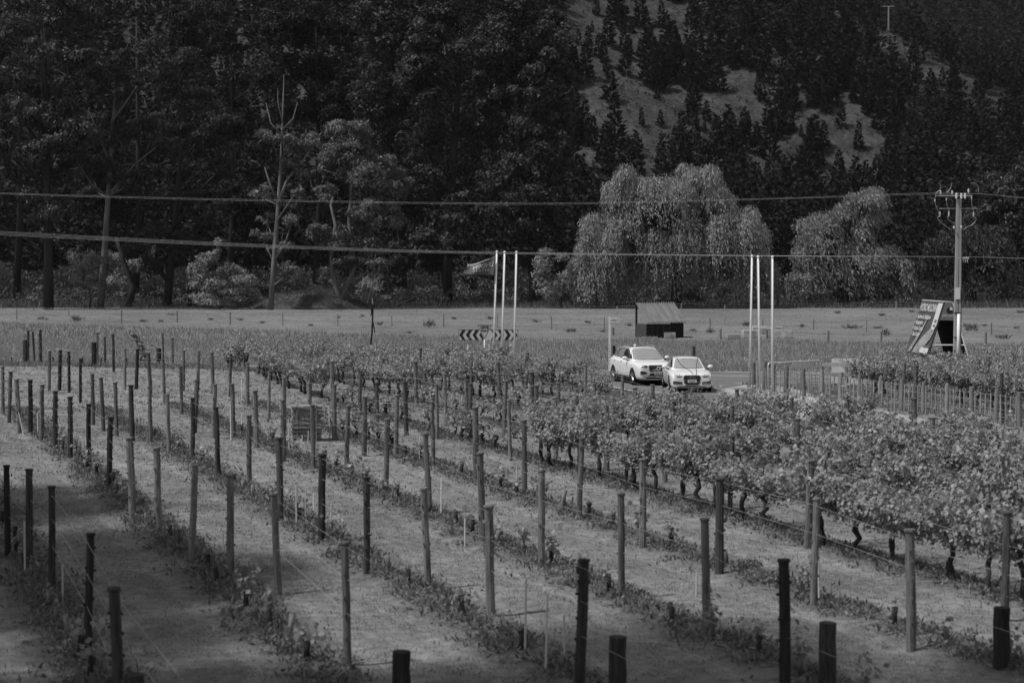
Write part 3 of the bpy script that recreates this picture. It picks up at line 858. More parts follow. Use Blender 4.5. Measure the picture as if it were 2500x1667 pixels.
mp_ = np.array(mv)
idx = RNG.integers(0, len(mp_), 2600)
n = 2600 * 4
P = np.repeat(mp_[idx] + RNG.normal(size=(2600, 3)) * np.array([.12, .12, 0]), 4, 0) + RNG.normal(size=(n, 3)) * np.array([.1, .1, .02])
AX = unit(RNG.normal(size=(n, 3)) * .5 + np.array([0, 0, 1]))
V, F = cards(P, AX, unit(np.cross(AX, rnd_unit(n))), RNG.uniform(.1, .32, n), RNG.uniform(.03, .08, n))
tag(link('mound_grass', np_mesh('mound_grass', V, F), M['leaf_scrub']), 'thin grass growing over the soil mound', 'grass', kind='stuff')

# ================================================================== vineyard
ROW_U = [3.1 + 3.04 * i for i in range(9)]
ORD = ['leftmost', '2nd', '3rd', '4th', '5th', '6th', '7th', '8th', '9th']
def nth(i):
    return '%d%s' % (i, {1: 'st', 2: 'nd', 3: 'rd'}.get(i % 10 if not 10 < i % 100 < 14 else 0, 'th'))
def post_mesh(name, h, r, seed, knobs=True, flare=True, sides=10):
    rng = random.Random(seed)
    mb = MB()
    pts, rad = [], []
    for i in range(6):
        z = -0.25 + (h + 0.25) * i / 5
        pts.append((rng.uniform(-.006, .006), rng.uniform(-.006, .006), z)); rad.append(r * (1.06 - 0.10 * i / 5) * rng.uniform(0.97, 1.03))
    if flare:
        pts[-1] = (0, 0, h - 0.05)
        pts += [(0, 0, h - 0.03), (0, 0, h)]; rad += [r * 1.22, r * 1.15]
    mb.tube(pts, rad, sides)
    if knobs:
        for z in (0.45, 0.75, 1.0, 1.25, 1.5):
            for sx in (-1, 1):
                if rng.random() < 0.8:
                    zz = min(z, h - .1) + rng.uniform(-.06, .06)
                    mb.box((sx * r * 1.12, rng.uniform(-.03, .03), zz), (0.035, 0.03, 0.035))
    return mb.mesh(name)
POSTM = [post_mesh('vine_post', 1.75, 0.062 + 0.006 * (i % 3), i) for i in range(6)]
for i, me in enumerate(POSTM): me.materials.append(M['post'])
POSTD = [post_mesh('vine_post', 1.75, 0.068, 20 + i) for i in range(3)]
for me in POSTD: me.materials.append(M['post_dark'])
POST_PX = [(6,893),(17,1133),(21,909),(46,927),(68,807),(70,1146),(74,926),(84,809),(99,824),(100,938),(119,835),(125,1186),(133,950),(144,850),(168,858),(171,966),(195,875),(210,1299),(215,982),(227,912),(237,811),(252,923),(256,823),(264,1016),(277,825),(284,932),(291,1437),(304,843),(322,941),(323,1065),(332,851),(367,858),(367,941),(388,1089),(398,815),(401,875),(412,959),(420,825),(443,895),(447,832),(466,1138),(470,971),(474,926),(482,843),(520,859),(521,935),(532,995),(561,865),(561,1160),(570,935),(604,882),(607,1010),(626,949),(656,903),(679,1201),(683,1068),(692,976),(694,922),(754,936),(764,986),(784,1101),(812,881),(816,941),(845,989),(847,1318),(876,909),(888,965),(895,1162),(923,934),(941,1024),(966,965),(992,930),(1017,883),(1024,851),(1045,1185),(1049,1058),(1058,981),(1068,936),(1088,915),(1139,926),(1149,871),(1149,937),(1162,994),(1178,1108),(1198,1234),(1219,848),(1221,886),(1230,931),(1246,973),(1281,1024),(1283,860),(1300,911),(1311,942),(1322,1146),(1357,969),(1364,934),(1409,950),(1414,1068),(1415,1362),(1429,891),(1454,937),(1482,989),(1518,916),(1518,1200),(1556,943),(1569,1120),(1591,936),(1624,1010),(1647,977),(1668,954),(1727,1259),(1757,1161),(1782,1064),(1786,986),(1806,952),(1920,1365),(1932,968),(1946,1019),(1974,1120),(1988,1216),(2071,969),(2122,1054),(2204,888),(2228,1297),(2234,891),(2234,971),(2272,1018),(2449,911),(2455,1243),(2477,863)]
DARK = {(68,807),(84,809),(99,824),(195,875),(256,823),(332,851),(470,971),(895,1162),(1415,1362),(784,1101),(144,850),(168,858),(215,982),(264,1016),(171,966),(532,995),(1920,1365),(210,1299),(291,1437),(70,1146),(125,1186),(17,1133),(277,825),(133,950),(322,941),(2449,911),(2477,863),(74,926)}
vrows = {}
for (px, py) in POST_PX:
    x, y, _ = G(px, py, 1.75)
    for _ in range(3):
        x, y, _ = G(px, py, 1.75 + gz(x, y))
    u, v = toUV(x, y)
    k = int(round((u - 3.1) / 3.04))
    vrows.setdefault(k, []).append((v, x, y, (px, py)))
prng = random.Random(9)
for k in sorted(vrows):
    lst = sorted(vrows[k])
    for i, (v, x, y, pp) in enumerate(lst):
        me = POSTD[i % 3] if pp in DARK else POSTM[(i * 5 + k) % 6]
        z = gz(x, y)
        if k <= 8:
            lab = 'round wooden vine post, %s from the near end in the %s row from the left' % (nth(i + 1), ORD[k] if k else 'first')
        else:
            lab = 'dark wooden vine post behind the batten fence, %s from the near end, %s row' % (nth(i + 1), {11: 'first', 12: 'second', 13: 'third', 14: 'fourth'}.get(k, 'last'))
        o = link('vine_post', me, None, None, (x, y, z), prng.uniform(0, 6.28))
        o.rotation_euler = (R(prng.uniform(-2, 2)), R(prng.gauss(0, 1.5)), prng.uniform(-3, 3))
        sc_ = prng.uniform(.84, 1.16); o.scale = (sc_, sc_, prng.uniform(.98, 1.02))
        tag(o, lab, 'post', 'wooden posts of the vine rows')
    # wires of the row
    if k <= 8 and len(lst) > 2:
        e = empty('trellis_wire', (lst[0][1], lst[0][2], 0), 0, 'thin trellis wires strung between the posts of the %s vine row from the left' % (ORD[k] if k else 'first'), 'wire', 'trellis wires')
        for hh in (0.72, 1.2, 1.62):
            pts = [(x - lst[0][1], y - lst[0][2], gz(x, y) + hh + prng.uniform(-.03, .03)) for v, x, y, pp in lst]
            p0 = pts[0]
            pts = [(p0[0] + 1.5, p0[1] - 4.5, p0[2])] + pts
            MB().tube(pts, 0.003, 4, False).build('strand', M['wire'], e)
# thick short strainer posts at the near row ends
ENDM = post_mesh('end_post', 0.88, 0.115, 77, False, False, 14); ENDM.materials.append(M['post_dark'])
for i, (px, py) in enumerate([(327, 1645), (980, 1589), (1508, 1553), (2021, 1519), (2446, 1482)]):
    x, y, _ = G(px, py, 0.88)
    tag(link('end_post', ENDM, None, None, (x, y, 0)), 'thick short dark strainer post in the foreground, %s from the left' % nth(i + 1), 'post', 'strainer posts at the near row ends')
END2 = post_mesh('end_post', 1.2, 0.125, 78, False, False, 12); END2.materials.append(M['post_dark'])
for i, (px, py) in enumerate([(62, 891), (230, 897), (388, 888)]):
    x, y, _ = G(px, py, 0.42)
    tag(link('end_post', END2, None, None, (x, y, gz(x, y))), 'thick dark end post by the far road edge, %s from the left' % nth(i + 1), 'post', 'end posts beside the road')
VP = post_mesh('verge_post', 0.62, 0.035, 79, False, False, 8); VP.materials.append(M['post_dark'])
for i, px in enumerate([27, 128, 163, 200, 242, 308, 342]):
    y = 98.5 + (0 - 98.5) * 0 + (px / 342.0) * -1.6 + 1.6
    x = (px - 1250) / FPX * y
    o = tag(link('verge_post', VP, None, None, (x, y, gz(x, y))), 'short thin dark post on the road bank, %s from the left' % nth(i + 1), 'post', 'short posts on the road bank')
    if i == 4: o.rotation_euler = (0, R(8), 0)

# pale planting stakes: (x, top y, base y) in the photo
ST = [(232, 868, 899), (410, 869, 910), (58, 1012, 1064), (77, 1003, 1046), (93, 1014, 1058), (101, 1017, 1058), (132, 1036, 1082), (147, 1045, 1082), (204, 1073, 1112), (210, 1081, 1112),
      (323, 1000, 1031), (330, 1005, 1028), (340, 1009, 1036), (348, 1012, 1030), (470, 1058, 1084), (591, 929, 982), (685, 967, 1014), (564, 997, 1073), (572, 995, 1025), (590, 1012, 1035), (706, 1035, 1103), (819, 1014, 1071),
      (805, 999, 1069), (923, 1041, 1080), (738, 1065, 1075), (752, 1056, 1074), (203, 1085, 1128), (262, 1118, 1170), (334, 1185, 1236), (389, 1213, 1276), (465, 1268, 1325), (545, 1299, 1352), (61, 1290, 1399), (153, 1396, 1473),
      (724, 1197, 1282), (746, 1203, 1266), (766, 1209, 1250), (808, 1236, 1293), (1077, 1181, 1263), (679, 1367, 1447), (1024, 1075, 1125), (1122, 1078, 1120), (1282, 1446, 1595), (1332, 1473, 1637), (1378, 1515, 1603), (1262, 1144, 1181), (2000, 1366, 1469), (1700, 1403, 1455), (1135, 1270, 1330)]
LEAN = {410: 9, 58: -11, 819: -9}
SM = MB().tube([(0, 0, -0.1), (0, 0, 1.0)], [0.018, 0.016], 6).mesh('stake'); SM.materials.append(M['stake'])
ST.sort()
for i, (px, yt, yb) in enumerate(ST):
    yb = max(yb, yt + 30)
    x, y, _ = G(px, yb); z = gz(x, y)
    s = (yb - 634) / CAM_H
    o = link('planting_stake', SM, None, None, (x, y, z))
    o.scale = (1, 1, min(1.1, max(0.35, (yb - yt) / s * 1.15)))
    o.rotation_euler = (0, R(LEAN.get(px, prng.uniform(-2, 2))), 0)
    tag(o, 'thin pale planting stake in the bare vine rows, %s counted from the left edge' % nth(i + 1), 'stake', 'pale planting stakes')

# ---- vines
VR = np.random.default_rng(44)
def vine_trunk(seed, h=0.7):
    rng = random.Random(seed)
    mb = MB()
    x, y = 0.0, 0.0
    pts = [(0, 0, -0.1)]; rad = [0.075]
    for i in range(1, 6):
        x += rng.uniform(-.12, .12); y += rng.uniform(-.08, .08)
        pts.append((x, y, h * i / 5)); rad.append(rng.uniform(.042, .07))
    mb.tube(pts, rad, 7)
    for s in (-1, 1):
        a = pts[-1]
        mb.tube([(a[0], a[1], a[2] - .02), (a[0] + s * .25, a[1], a[2] + .1), (a[0] + s * .7, a[1] + rng.uniform(-.05, .05), a[2] + .12)], [.04, .028, .018], 6)
    return mb.mesh('vine_trunk', True)
def vine_leaves(seed, canes, z0, lmin, lmax, L=0.1, half=0.8, jit=0.075, per=34):
    """leaves carried along upright canes that rise from the cordon and arch over"""
    rng = np.random.default_rng(seed)
    Ps, Ns = [], []
    for k in range(canes):
        x = rng.uniform(-half, half)
        ln = rng.uniform(lmin, lmax) * (1 + .25 * math.sin(x * 4 + seed))
        lx, ly = rng.normal(0, .22), rng.normal(0, .30)
        t = rng.random(int(per * ln)) ** 0.85
        arch = 0.30 * t ** 2
        p = np.column_stack([x + lx * t * ln, (ly + np.sign(ly) * arch) * t * ln, z0 + ln * (t - 0.28 * abs(ly) * 2 * t ** 2)])
        p += rng.normal(size=p.shape) * jit * (1.1 - .6 * t)[:, None]
        Ps.append(p)
        sd = np.where(p[:, 1] > 0, 1.0, -1.0)
        Ns.append(np.column_stack([rng.normal(0, .5, len(t)), sd * .6 + rng.normal(0, .45, len(t)), .6 + rng.normal(0, .4, len(t))]))
    P, NR = np.concatenate(Ps), unit(np.concatenate(Ns))
    n = len(P)
    AX = unit(np.cross(NR, rnd_unit(n, rng)) + np.array([0, 0, -.35]))
    SD = unit(np.cross(AX, NR))
    sz = L * rng.choice([.6, .85, 1.0, 1.25], n) * rng.uniform(.85, 1.15, n)
    V, F = cards(P, AX, SD, sz, sz * rng.uniform(.75, 1.05, n))
    return np_mesh('vine_leaves', V, F)
TRUNKS = [vine_trunk(i) for i in range(5)]
for me in TRUNKS: me.materials.append(M['vine_bark'])
FULL = [vine_leaves(i, 42, 0.68, 0.45, 0.95, 0.086, 0.72, 0.08, 56) for i in range(8)]
for me in FULL: me.materials.append(M['leaf_vine'])
SPARSE = [vine_leaves(50 + i, 11, 0.38, 0.3, 0.75, 0.105, 0.6, 0.08, 30) for i in range(6)]
for me in SPARSE: me.materials.append(M['leaf_young'])
STRUNK = [vine_trunk(30 + i, 0.5) for i in range(3)]
for me in STRUNK: me.materials.append(M['vine_bark'])
vr = random.Random(3)
def inview(x, y, m=60):
    px, py = px_of(x, y, 0.8)
    return -m < px < 2500 + m and py < 1667 + 120
def put_vine(u, v, label, group, leaves, trunks, zs=1.0, thin=1.0):
    x, y, _ = UV(u + vr.uniform(-.08, .08), v)
    if not inview(x, y): return False
    e = empty('grape_vine', (x, y, gz(x, y)), ROW_ROT + (math.pi if vr.random() < .5 else 0), label, 'grapevine', group)
    e.scale = (1, thin, zs)
    link('trunk', vr.choice(trunks), None, e)
    link('foliage', vr.choice(leaves), None, e)
    return True
def vine_row(u, v0, v1, text, group, leaves=FULL, trunks=TRUNKS, step=1.2, miss=0.05, zs=(0.8, 1.16)):
    v, i = v0, 1
    while v <= v1:
        if vr.random() > miss:
            if put_vine(u, v + vr.uniform(-.12, .12), text % nth(i), group, leaves, trunks, vr.uniform(*zs), vr.uniform(.9, 1.15)): i += 1
        v += step
NEAR = 'leafy grapevines of the near block'
vine_row(ROW_U[5], 24.5, 53.0, 'leafy grapevine with twisted dark trunk, %s from near end of the front leafy row', NEAR)
vine_row(ROW_U[6], 29.0, 56.0, 'leafy grapevine, %s from the near end of the second leafy row', NEAR)
vine_row(ROW_U[7], 34.0, 58.5, 'leafy grapevine, %s from the near end of the third leafy row', NEAR)
vine_row(ROW_U[8], 39.0, 60.5, 'leafy grapevine, %s from near end of the leafy row beside the side road', NEAR)
FAR = 'leafy grapevines of the far block'
for j, (k, a, b) in enumerate([(5, 79.5, 100.5), (6, 76.5, 98.5), (7, 74.0, 96.5), (8, 71.0, 93.5)]):
    vine_row(ROW_U[k], a, b, 'leafy grapevine in the far block before the road, %s row from left, ' % ['first', 'second', 'third', 'fourth'][j] + '%s plant', FAR, zs=(0.86, 1.16))
RIGHT = 'leafy grapevines behind the batten fence'
for j, (u, a, b) in enumerate([(40.6, 58.5, 75.8), (43.6, 60.5, 77.5), (46.6, 63, 78.5), (49.6, 66, 80.0)]):
    vine_row(u, a, b, 'leafy grapevine behind the batten fence, %s row from it, ' % nth(j + 1) + '%s plant from the right', RIGHT, zs=(0.95, 1.18))
MID = 'sparse replanted grapevines'
for k, a, b in [(4, 57, 67), (5, 54.5, 77), (6, 58, 75), (7, 60, 72.5), (8, 62, 69.5)]:
    vine_row(ROW_U[k], a, b, 'sparse pale young grapevine between leafy blocks, %s from near end, ' + '%s vine row' % nth(k + 1), MID, SPARSE, STRUNK, 1.5, 0.12, (0.65, 1.05))
# ---- cut stumps with a few shoots in the bare rows
STUMP = []
for i in range(6):
    rng = random.Random(600 + i)
    h = rng.uniform(.22, .42)
    me = MB().tube([(0, 0, -.1), (rng.uniform(-.03, .03), 0, h * .5), (rng.uniform(-.05, .05), rng.uniform(-.04, .04), h)], [.05, .042, .05], 7).mesh('stump', True)
    me.materials.append(M['vine_bark'] if i % 2 else M['post'])
    STUMP.append(me)
TUFT = [vine_leaves(80 + i, 2 + i, 0.22, 0.15, 0.38, 0.09, 0.1, 0.05, 42) for i in range(4)]
for me in TUFT: me.materials.append(M['leaf_young'])
for k in range(5):
    v, i = 21.0, 1
    vmax = [46, 62, 64, 66, 57][k]
    while v < vmax:
        x, y, _ = UV(ROW_U[k] + vr.uniform(-.1, .1), v + vr.uniform(-.2, .2))
        if vr.random() < 0.78 and inview(x, y, 10):
            e = empty('vine_stump', (x, y, gz(x, y)), vr.uniform(0, 6.28), 'cut vine stump, %s from the near end, in the %s bare row from the left' % (nth(i), ORD[k] if k else 'first'), 'stump', 'cut vine stumps in the bare rows')
            link('trunk', STUMP[vr.randrange(6)], None, e)
            if vr.random() < .75: link('foliage', TUFT[vr.randrange(4)], None, e)
            i += 1
        v += 1.5
# bent climbing plant left, and the netting bale
e = empty('bent_sapling', G(352, 893, .3), 0, 'leafy sapling bent over to the left among the left posts', 'plant')
bp = Vector(e.location)
pts = [Vector(A(px, py, bp.y)) - bp for px, py in [(352, 893), (350, 868), (342, 845), (330, 822), (313, 808)]]
MB().tube(pts, [.03, .028, .022, .015, .006], 6).build('stem', M['vine_bark'], e)
cl = []
for i in range(14):
    p = pts[0].lerp(pts[1], i / 4) if i < 4 else (pts[1].lerp(pts[2], (i - 4) / 4) if i < 8 else (pts[2].lerp(pts[3], (i - 8) / 3) if i < 11 else pts[3].lerp(pts[4], (i - 11) / 3)))
    r = .26 - .012 * i
    cl.append((p.x, p.y, p.z + .05, r, r, r, 26))
cl += [(.2, 0, .3, .3, .3, .3, 50), (.32, 0, .85, .2, .2, .22, 26)]
V, F = leaf_cloud(cl, .16, .12, 5)
link('foliage', np_mesh('foliage', V, F), M['leaf_vine'], e)
c = G(748, 1073)
e = empty('netting_bale', c, R(8), 'dark square bale of bird netting standing among the posts', 'bale')
rng = random.Random(2)
mb = MB()
for i in range(17):
    z = .03 + i * .064
    mb.box((rng.uniform(-.02, .02), rng.uniform(-.02, .02), z), (.92 + rng.uniform(-.06, .06), .7 + rng.uniform(-.05, .05), .056), rng.uniform(-.04, .04))
M['netting'] = gm('bird_netting', .19, .6, 14, .95, .1, fine=.4, finescale=60, bump=.8)
mb.build('folded_netting', M['netting'], e)
mb = MB()
for sx in (-.3, .3):
    mb.box((sx, 0, .56), (.03, .76, 1.14))
mb.build('strap', M['netting'], e)

# ================================================================== roadside objects
def text_mesh(body, size, name='lettering', extrude=0.002, bold=0.0, align='CENTER', spacing=1.0, xs=1.0, shear=0.0):
    cu = bpy.data.curves.new(name, 'FONT')
    cu.body = body
    cu.size = size
    cu.extrude = extrude
    cu.offset = bold
    cu.align_x = align
    cu.align_y = 'CENTER'
    cu.space_character = spacing
    cu.shear = shear
    cu.resolution_u = 3
    o = bpy.data.objects.new(name, cu)
    COL.objects.link(o)
    dg = bpy.context.evaluated_depsgraph_get()
    me = bpy.data.meshes.new_from_object(o.evaluated_get(dg))
    bpy.data.objects.remove(o)
    bpy.data.curves.remove(cu)
    for v in me.vertices:
        v.co.x *= xs
    me.materials.clear()
    return me
def put_text(me, mat, parent, M4, name='lettering'):
    me.materials.append(mat)
    o = link(name, me, None, parent)
    o.matrix_local = M4
    return o
def upright(x, y, z, rz=0.0):
    """text plane facing the camera (-Y), turned by rz"""
    return Matrix.Translation((x, y, z)) @ Matrix.Rotation(rz, 4, 'Z') @ Matrix.Rotation(R(90), 4, 'X')

# ---- flagpoles and flag
def flagpole(px_top, py_top, px_b, py_b, label, h=6.0):
    b = Vector(G(px_b, py_b)); b.z = gz(b.x, b.y)
    t = Vector(A(px_top, py_top, b.y))
    e = empty('flagpole', b, 0, label, 'flagpole', 'white flagpoles at the side road entrance')
    d = t - b
    MB().tube([(0, 0, -.3), d * .5, d], [.046, .043, .04], 12).build('pole', M['white'], e, True)
    n = d.normalized()
    MB().tube([d, d + n * .03, d + n * .06, d + n * .1], [.04, .06, .06, .03], 12).build('cap', M['white'], e, True)
    MB().tube([(-.06, -.03, .8), d * .5 + Vector((-.06, -.03, 0)), d + Vector((-.06, -.03, -.1))], .006, 4).build('halyard', M['offwhite'], e)
    return b, t
b0, t0 = flagpole(1213, 617, 1203, 925, 'leftmost white flagpole, flying the dark flag')
flagpole(1232, 618, 1224, 926, 'bare white flagpole in the middle of the left three')
flagpole(1261, 618, 1254, 927, 'bare white flagpole, right one of the left three')
flagpole(1836, 628, 1831, 950, 'bare leaning white flagpole, left one of the right three')
flagpole(1851, 630, 1856, 964, 'bare white flagpole in the middle of the right three')
flagpole(1886, 630, 1886, 966, 'bare white flagpole, right one of the right three by the gate')

FL_Y = b0.y - 0.05
def flag_pt(s, t):
    """s 0..1 from the pole to the fly end (image left), t 0..1 from bottom to top"""
    # photo pixels of the edges
    top = np.interp(s, [0, .25, .55, .8, 1], [0, 1, 2, 3, 4])
    tx = np.interp(s, [0, .35, .7, .85, 1.0], [1209, 1190, 1162, 1152, 1141]); ty = np.interp(s, [0, .35, .7, .85, 1.0], [625, 633, 643, 645, 645])
    bx = np.interp(s, [0, .2, .45, .7, 1.0], [1206, 1193, 1172, 1153, 1131]); by = np.interp(s, [0, .2, .45, .7, 1.0], [673, 671, 671, 671, 668])
    px, py = bx + (tx - bx) * t, by + (ty - by) * t
    dy = 0.16 * math.sin(s * 7.5 + t * 1.2) * s ** 0.6 - 0.10 * math.sin(s * 4 - t * 3.0) * s
    return A(px, py, FL_Y - 0.1 + dy)
NS, NT = 36, 16
e = empty('flag', (b0.x, b0.y, 0), 0, 'dark estate flag with mirrored pale lettering blown out to the left', 'flag')
loc = lambda p: (p[0] - b0.x, p[1] - b0.y, p[2])
V = [loc(flag_pt(i / NS, j / NT)) for j in range(NT + 1) for i in range(NS + 1)]
F = [(j * (NS + 1) + i, j * (NS + 1) + i + 1, (j + 1) * (NS + 1) + i + 1, (j + 1) * (NS + 1) + i) for j in range(NT) for i in range(NS)]
M['flag'] = leafm('flag_cloth', .14, .14, .3, .8, .1)
M['flagtext'] = leafm('flag_print', .6, .6, .3, .8, .1)
fo = link('cloth', np_mesh('cloth', V, F, True), M['flag'], e)
md = fo.modifiers.new('thickness', 'SOLIDIFY'); md.thickness = 0.006
def flag_text(body, size, s_c, t_c, xs, sp):
    me = text_mesh(body, size, 'lettering', 0.0, 0.004, 'LEFT', sp, xs)
    bm = bmesh.new(); bm.from_mesh(me)
    bmesh.ops.subdivide_edges(bm, edges=[ed for ed in bm.edges if ed.calc_length() > .12], cuts=2)
    bm.to_mesh(me); bm.free()
    w_ = max(v.co.x for v in me.vertices)
    for v in me.vertices:
        s = s_c + v.co.x; t = t_c + v.co.y
        p = Vector(loc(flag_pt(min(s, 1), t)))
        p.y -= 0.02
        v.co = p
    me.materials.append(M['flagtext'])
    link('lettering', me, None, e)
flag_text('LINDEN', .40, .05, .60, 0.50, 1.0)
flag_text('ESTATE', .20, .20, .30, 0.62, 1.35)
# fold of pale lining at the upper edge
V = []
for i in range(13):
    s = .25 + .75 * i / 12
    p = Vector(loc(flag_pt(s, 1.0)))
    hgt = .06 + .16 * max(0, (s - .5) * 2) ** 1.2
    V += [p + Vector((0, -.05, .0)), p + Vector((0, -.05, -hgt))]
F = [(2 * i, 2 * i + 2, 2 * i + 3, 2 * i + 1) for i in range(12)]
M['hem'] = leafm('flag_hem', .34, .34, .3, .8, .1)
o = link('hem', np_mesh('hem', V, F), M['hem'], e)
md = o.modifiers.new('thickness', 'SOLIDIFY'); md.thickness = 0.004

# ---- chevron board across the junction
c = G(1192, 893)
e = empty('chevron_board', c, 0, 'long board of black chevrons pointing left and right across the junction', 'sign')
s_ = c[1] / FPX
z_t, z_b = A(1192, 803, c[1])[2], A(1192, 832, c[1])[2]
wB = (1266 - 1119) * s_
M['signface'] = gm('sign_reflective', .42, .06, 3, .5, .3)
mb = MB(); mb.box((0, 0, (z_t + z_b) / 2), (wB, .04, z_t - z_b)); mb.build('panel', M['signface'], e)
mb = MB()
hh, zc = (z_t - z_b), (z_t + z_b) / 2
bw_ = .018
for (x, z, dx, dz) in [(0, z_t - .03, wB - .04, bw_), (0, z_b + .03, wB - .04, bw_), (-wB / 2 + .03, zc, bw_, hh - .06), (wB / 2 - .03, zc, bw_, hh - .06)]:
    mb.box((x, -.026, z), (dx, .008, dz))
mb.build('border', M['black'], e)
def chev(x, d):
    t, k, h2 = .175, .165, hh / 2 - .055
    pts = [(x, 0), (x + d * k, h2), (x + d * (k + t), h2), (x + d * t, 0), (x + d * (k + t), -h2), (x + d * k, -h2)]
    p3 = [(a, -.024, zc + b) for a, b in pts]
    if d < 0: p3 = p3[::-1]
    m_ = MB().prism(p3, (0, -.006, 0), (0, 0, 0))
    m_.build('chevron', M['black'], e)
for k in range(4): chev(-wB / 2 + .055 + .355 * k, 1)
for k in range(4): chev(wB / 2 - .055 - .355 * k, -1)
for px in (1141, 1193, 1246):
    MB().box(((px - 1192) * s_, .05, z_b / 2 + .1), (.11, .06, z_b + .4)).build('leg', M['white'], e)

# ---- give way sign
c = G(1183, 927)
e = empty('give_way_sign', c, 0, 'triangular give way sign on a pole in front of the chevron board', 'sign')
s_ = c[1] / FPX
zt, zb = A(1183, 791, c[1])[2], A(1183, 830, c[1])[2]
hw = 20 * s_
tri = lambda k: [(-hw * k, 0, (zt - (zt - zb) * .33) + (zt - zb) * .33 * k), (0, 0, (zt - (zt - zb) * .33) - (zt - zb) * .67 * k), (hw * k, 0, (zt - (zt - zb) * .33) + (zt - zb) * .33 * k)]
M['signred'] = gm('sign_border', .20, .08, 3, .5, .3)
MB().prism(tri(1.0), (0, -.04, 0), (0, -.02, 0)).build('panel', M['signface'], e)
ring = MB()
o_, i_ = tri(.97), tri(.74)
for k in range(3):
    q = [o_[k], o_[(k + 1) % 3], i_[(k + 1) % 3], i_[k]]
    ring.prism(q, (0, -.048, 0), (0, -.041, 0))
ring.build('border', M['signred'], e)
M['dimtext'] = gm('sign_lettering', .02, .1, 3, .6, .2)
zz = zt - (zt - zb) * .30
put_text(text_mesh('GIVE', .19, bold=.008), M['dimtext'], e, upright(0, -.045, zz + .06))
put_text(text_mesh('WAY', .15, bold=.006), M['dimtext'], e, upright(0, -.045, zz - .1))
MB().tube([(0, 0.015, -.3), (0, .015, zt - .05)], .035, 8).build('pole', M['white'], e, True)

# ---- street name sign
c = G(1488, 905)
e = empty('street_sign', c, 0, 'white street name sign on a tall white post left of the cars', 'sign')
zt = A(1488, 774, c[1])[2]; s_ = c[1] / FPX
MB().box((0, 0, zt / 2 - .1), (.095, .095, zt + .2)).build('post', M['white'], e)
MB().box((.27, -.062, zt - .15), (.46, .022, .19)).build('blade', M['white'], e)
put_text(text_mesh('Linden Cl', .13, bold=.002, xs=.78), M['black'], e, upright(.27, -.077, zt - .15))
MB().tube([(.0, -.05, zt - .03), (.0, -.05, zt - .28)], .02, 6).build('bracket', M['galv'], e)
mk = MB()
for k in range(7): mk.box((.0, -.0495, .35 + k * .16), (.03, .004, .05))
mk.build('mark', M['black'], e)
MB().box((.24, .25, .62), (.15, .15, 1.3)).build('bollard', M['post_dark'], None)
bo = bpy.data.objects['bollard']; bo.location = (c[0], c[1], 0)
tag(bo, 'dark square wooden post just right of the street sign post', 'post')
x, y, _ = G(1694, 908)
tag(MB().box((0, 0, .62), (.15, .15, 1.35)).build('marker_post', M['post_dark'], None, loc=(x, y - .0, 0)), 'dark square post in the grass directly behind the front car', 'post')

# ---- iron roofed shed in the paddock
c = G(1624, 825)
e = empty('shed', c, R(18), 'small dark shed with steep corrugated iron roof in the paddock', 'shed')
W_, D_, HF, HB = 2.9, 2.2, 1.02, 2.4
x0, x1 = -W_ / 2, W_ / 2
nb = 13                                     # wall boards
for k in range(nb):
    xa = x0 + (x1 - x0) * k / nb; xb = x0 + (x1 - x0) * (k + 1) / nb - .012
    MB().box(((xa + xb) / 2, .02 + (.008 if k % 2 else 0), HF / 2), (xb - xa, .03, HF)).build('board', M['shedwall'], e)
MB().box((x0 + .02, D_ / 2, .5), (.04, D_ - .1, 1.0)).build('side_sheet', gm('shed_sheet', .045, .2, 2, .8, .2), e)
MB().prism([(x1, 0.04, 0), (x1, D_, 0), (x1, D_, HB - .12), (x1, .04, HF - .02)], (-.04, 0, 0), (0, 0, 0)).build('end_wall', M['shedwall'], e)
MB().box((x0 + .04, D_ - .1, HB / 2 - .02), (.12, .12, HB)).build('corner_post', M['shedwall'], e)
MB().box((x1 - .1, D_ - .1, HB / 2 - .05), (.1, .1, HB - .1)).build('corner_post', M['shedwall'], e)
def roof_z(y): return HF + .06 + (HB - HF) * (y + .2) / (D_ + .2)
NSH = 5
for k in range(NSH):
    xa = x0 + (x1 + .1 - x0) * k / NSH; xb = x0 + (x1 + .1 - x0) * (k + 1) / NSH + .03
    V, F = [], []
    nxs, nys = 36, 5
    for j in range(nys + 1):
        for i in range(nxs + 1):
            y = -.2 + (D_ + .25) * j / nys
            x = xa + (xb - xa) * i / nxs
            V.append((x, y, roof_z(y) + .055 * math.sin(x * 2 * math.pi / .19) + .006 * k))
    for j in range(nys):
        for i in range(nxs):
            a = j * (nxs + 1) + i
            F.append((a, a + 1, a + nxs + 2, a + nxs + 1))
    o = link('roof_sheet', np_mesh('roof_sheet', V, F, True), M['iron'], e)
    md = o.modifiers.new('t', 'SOLIDIFY'); md.thickness = .008

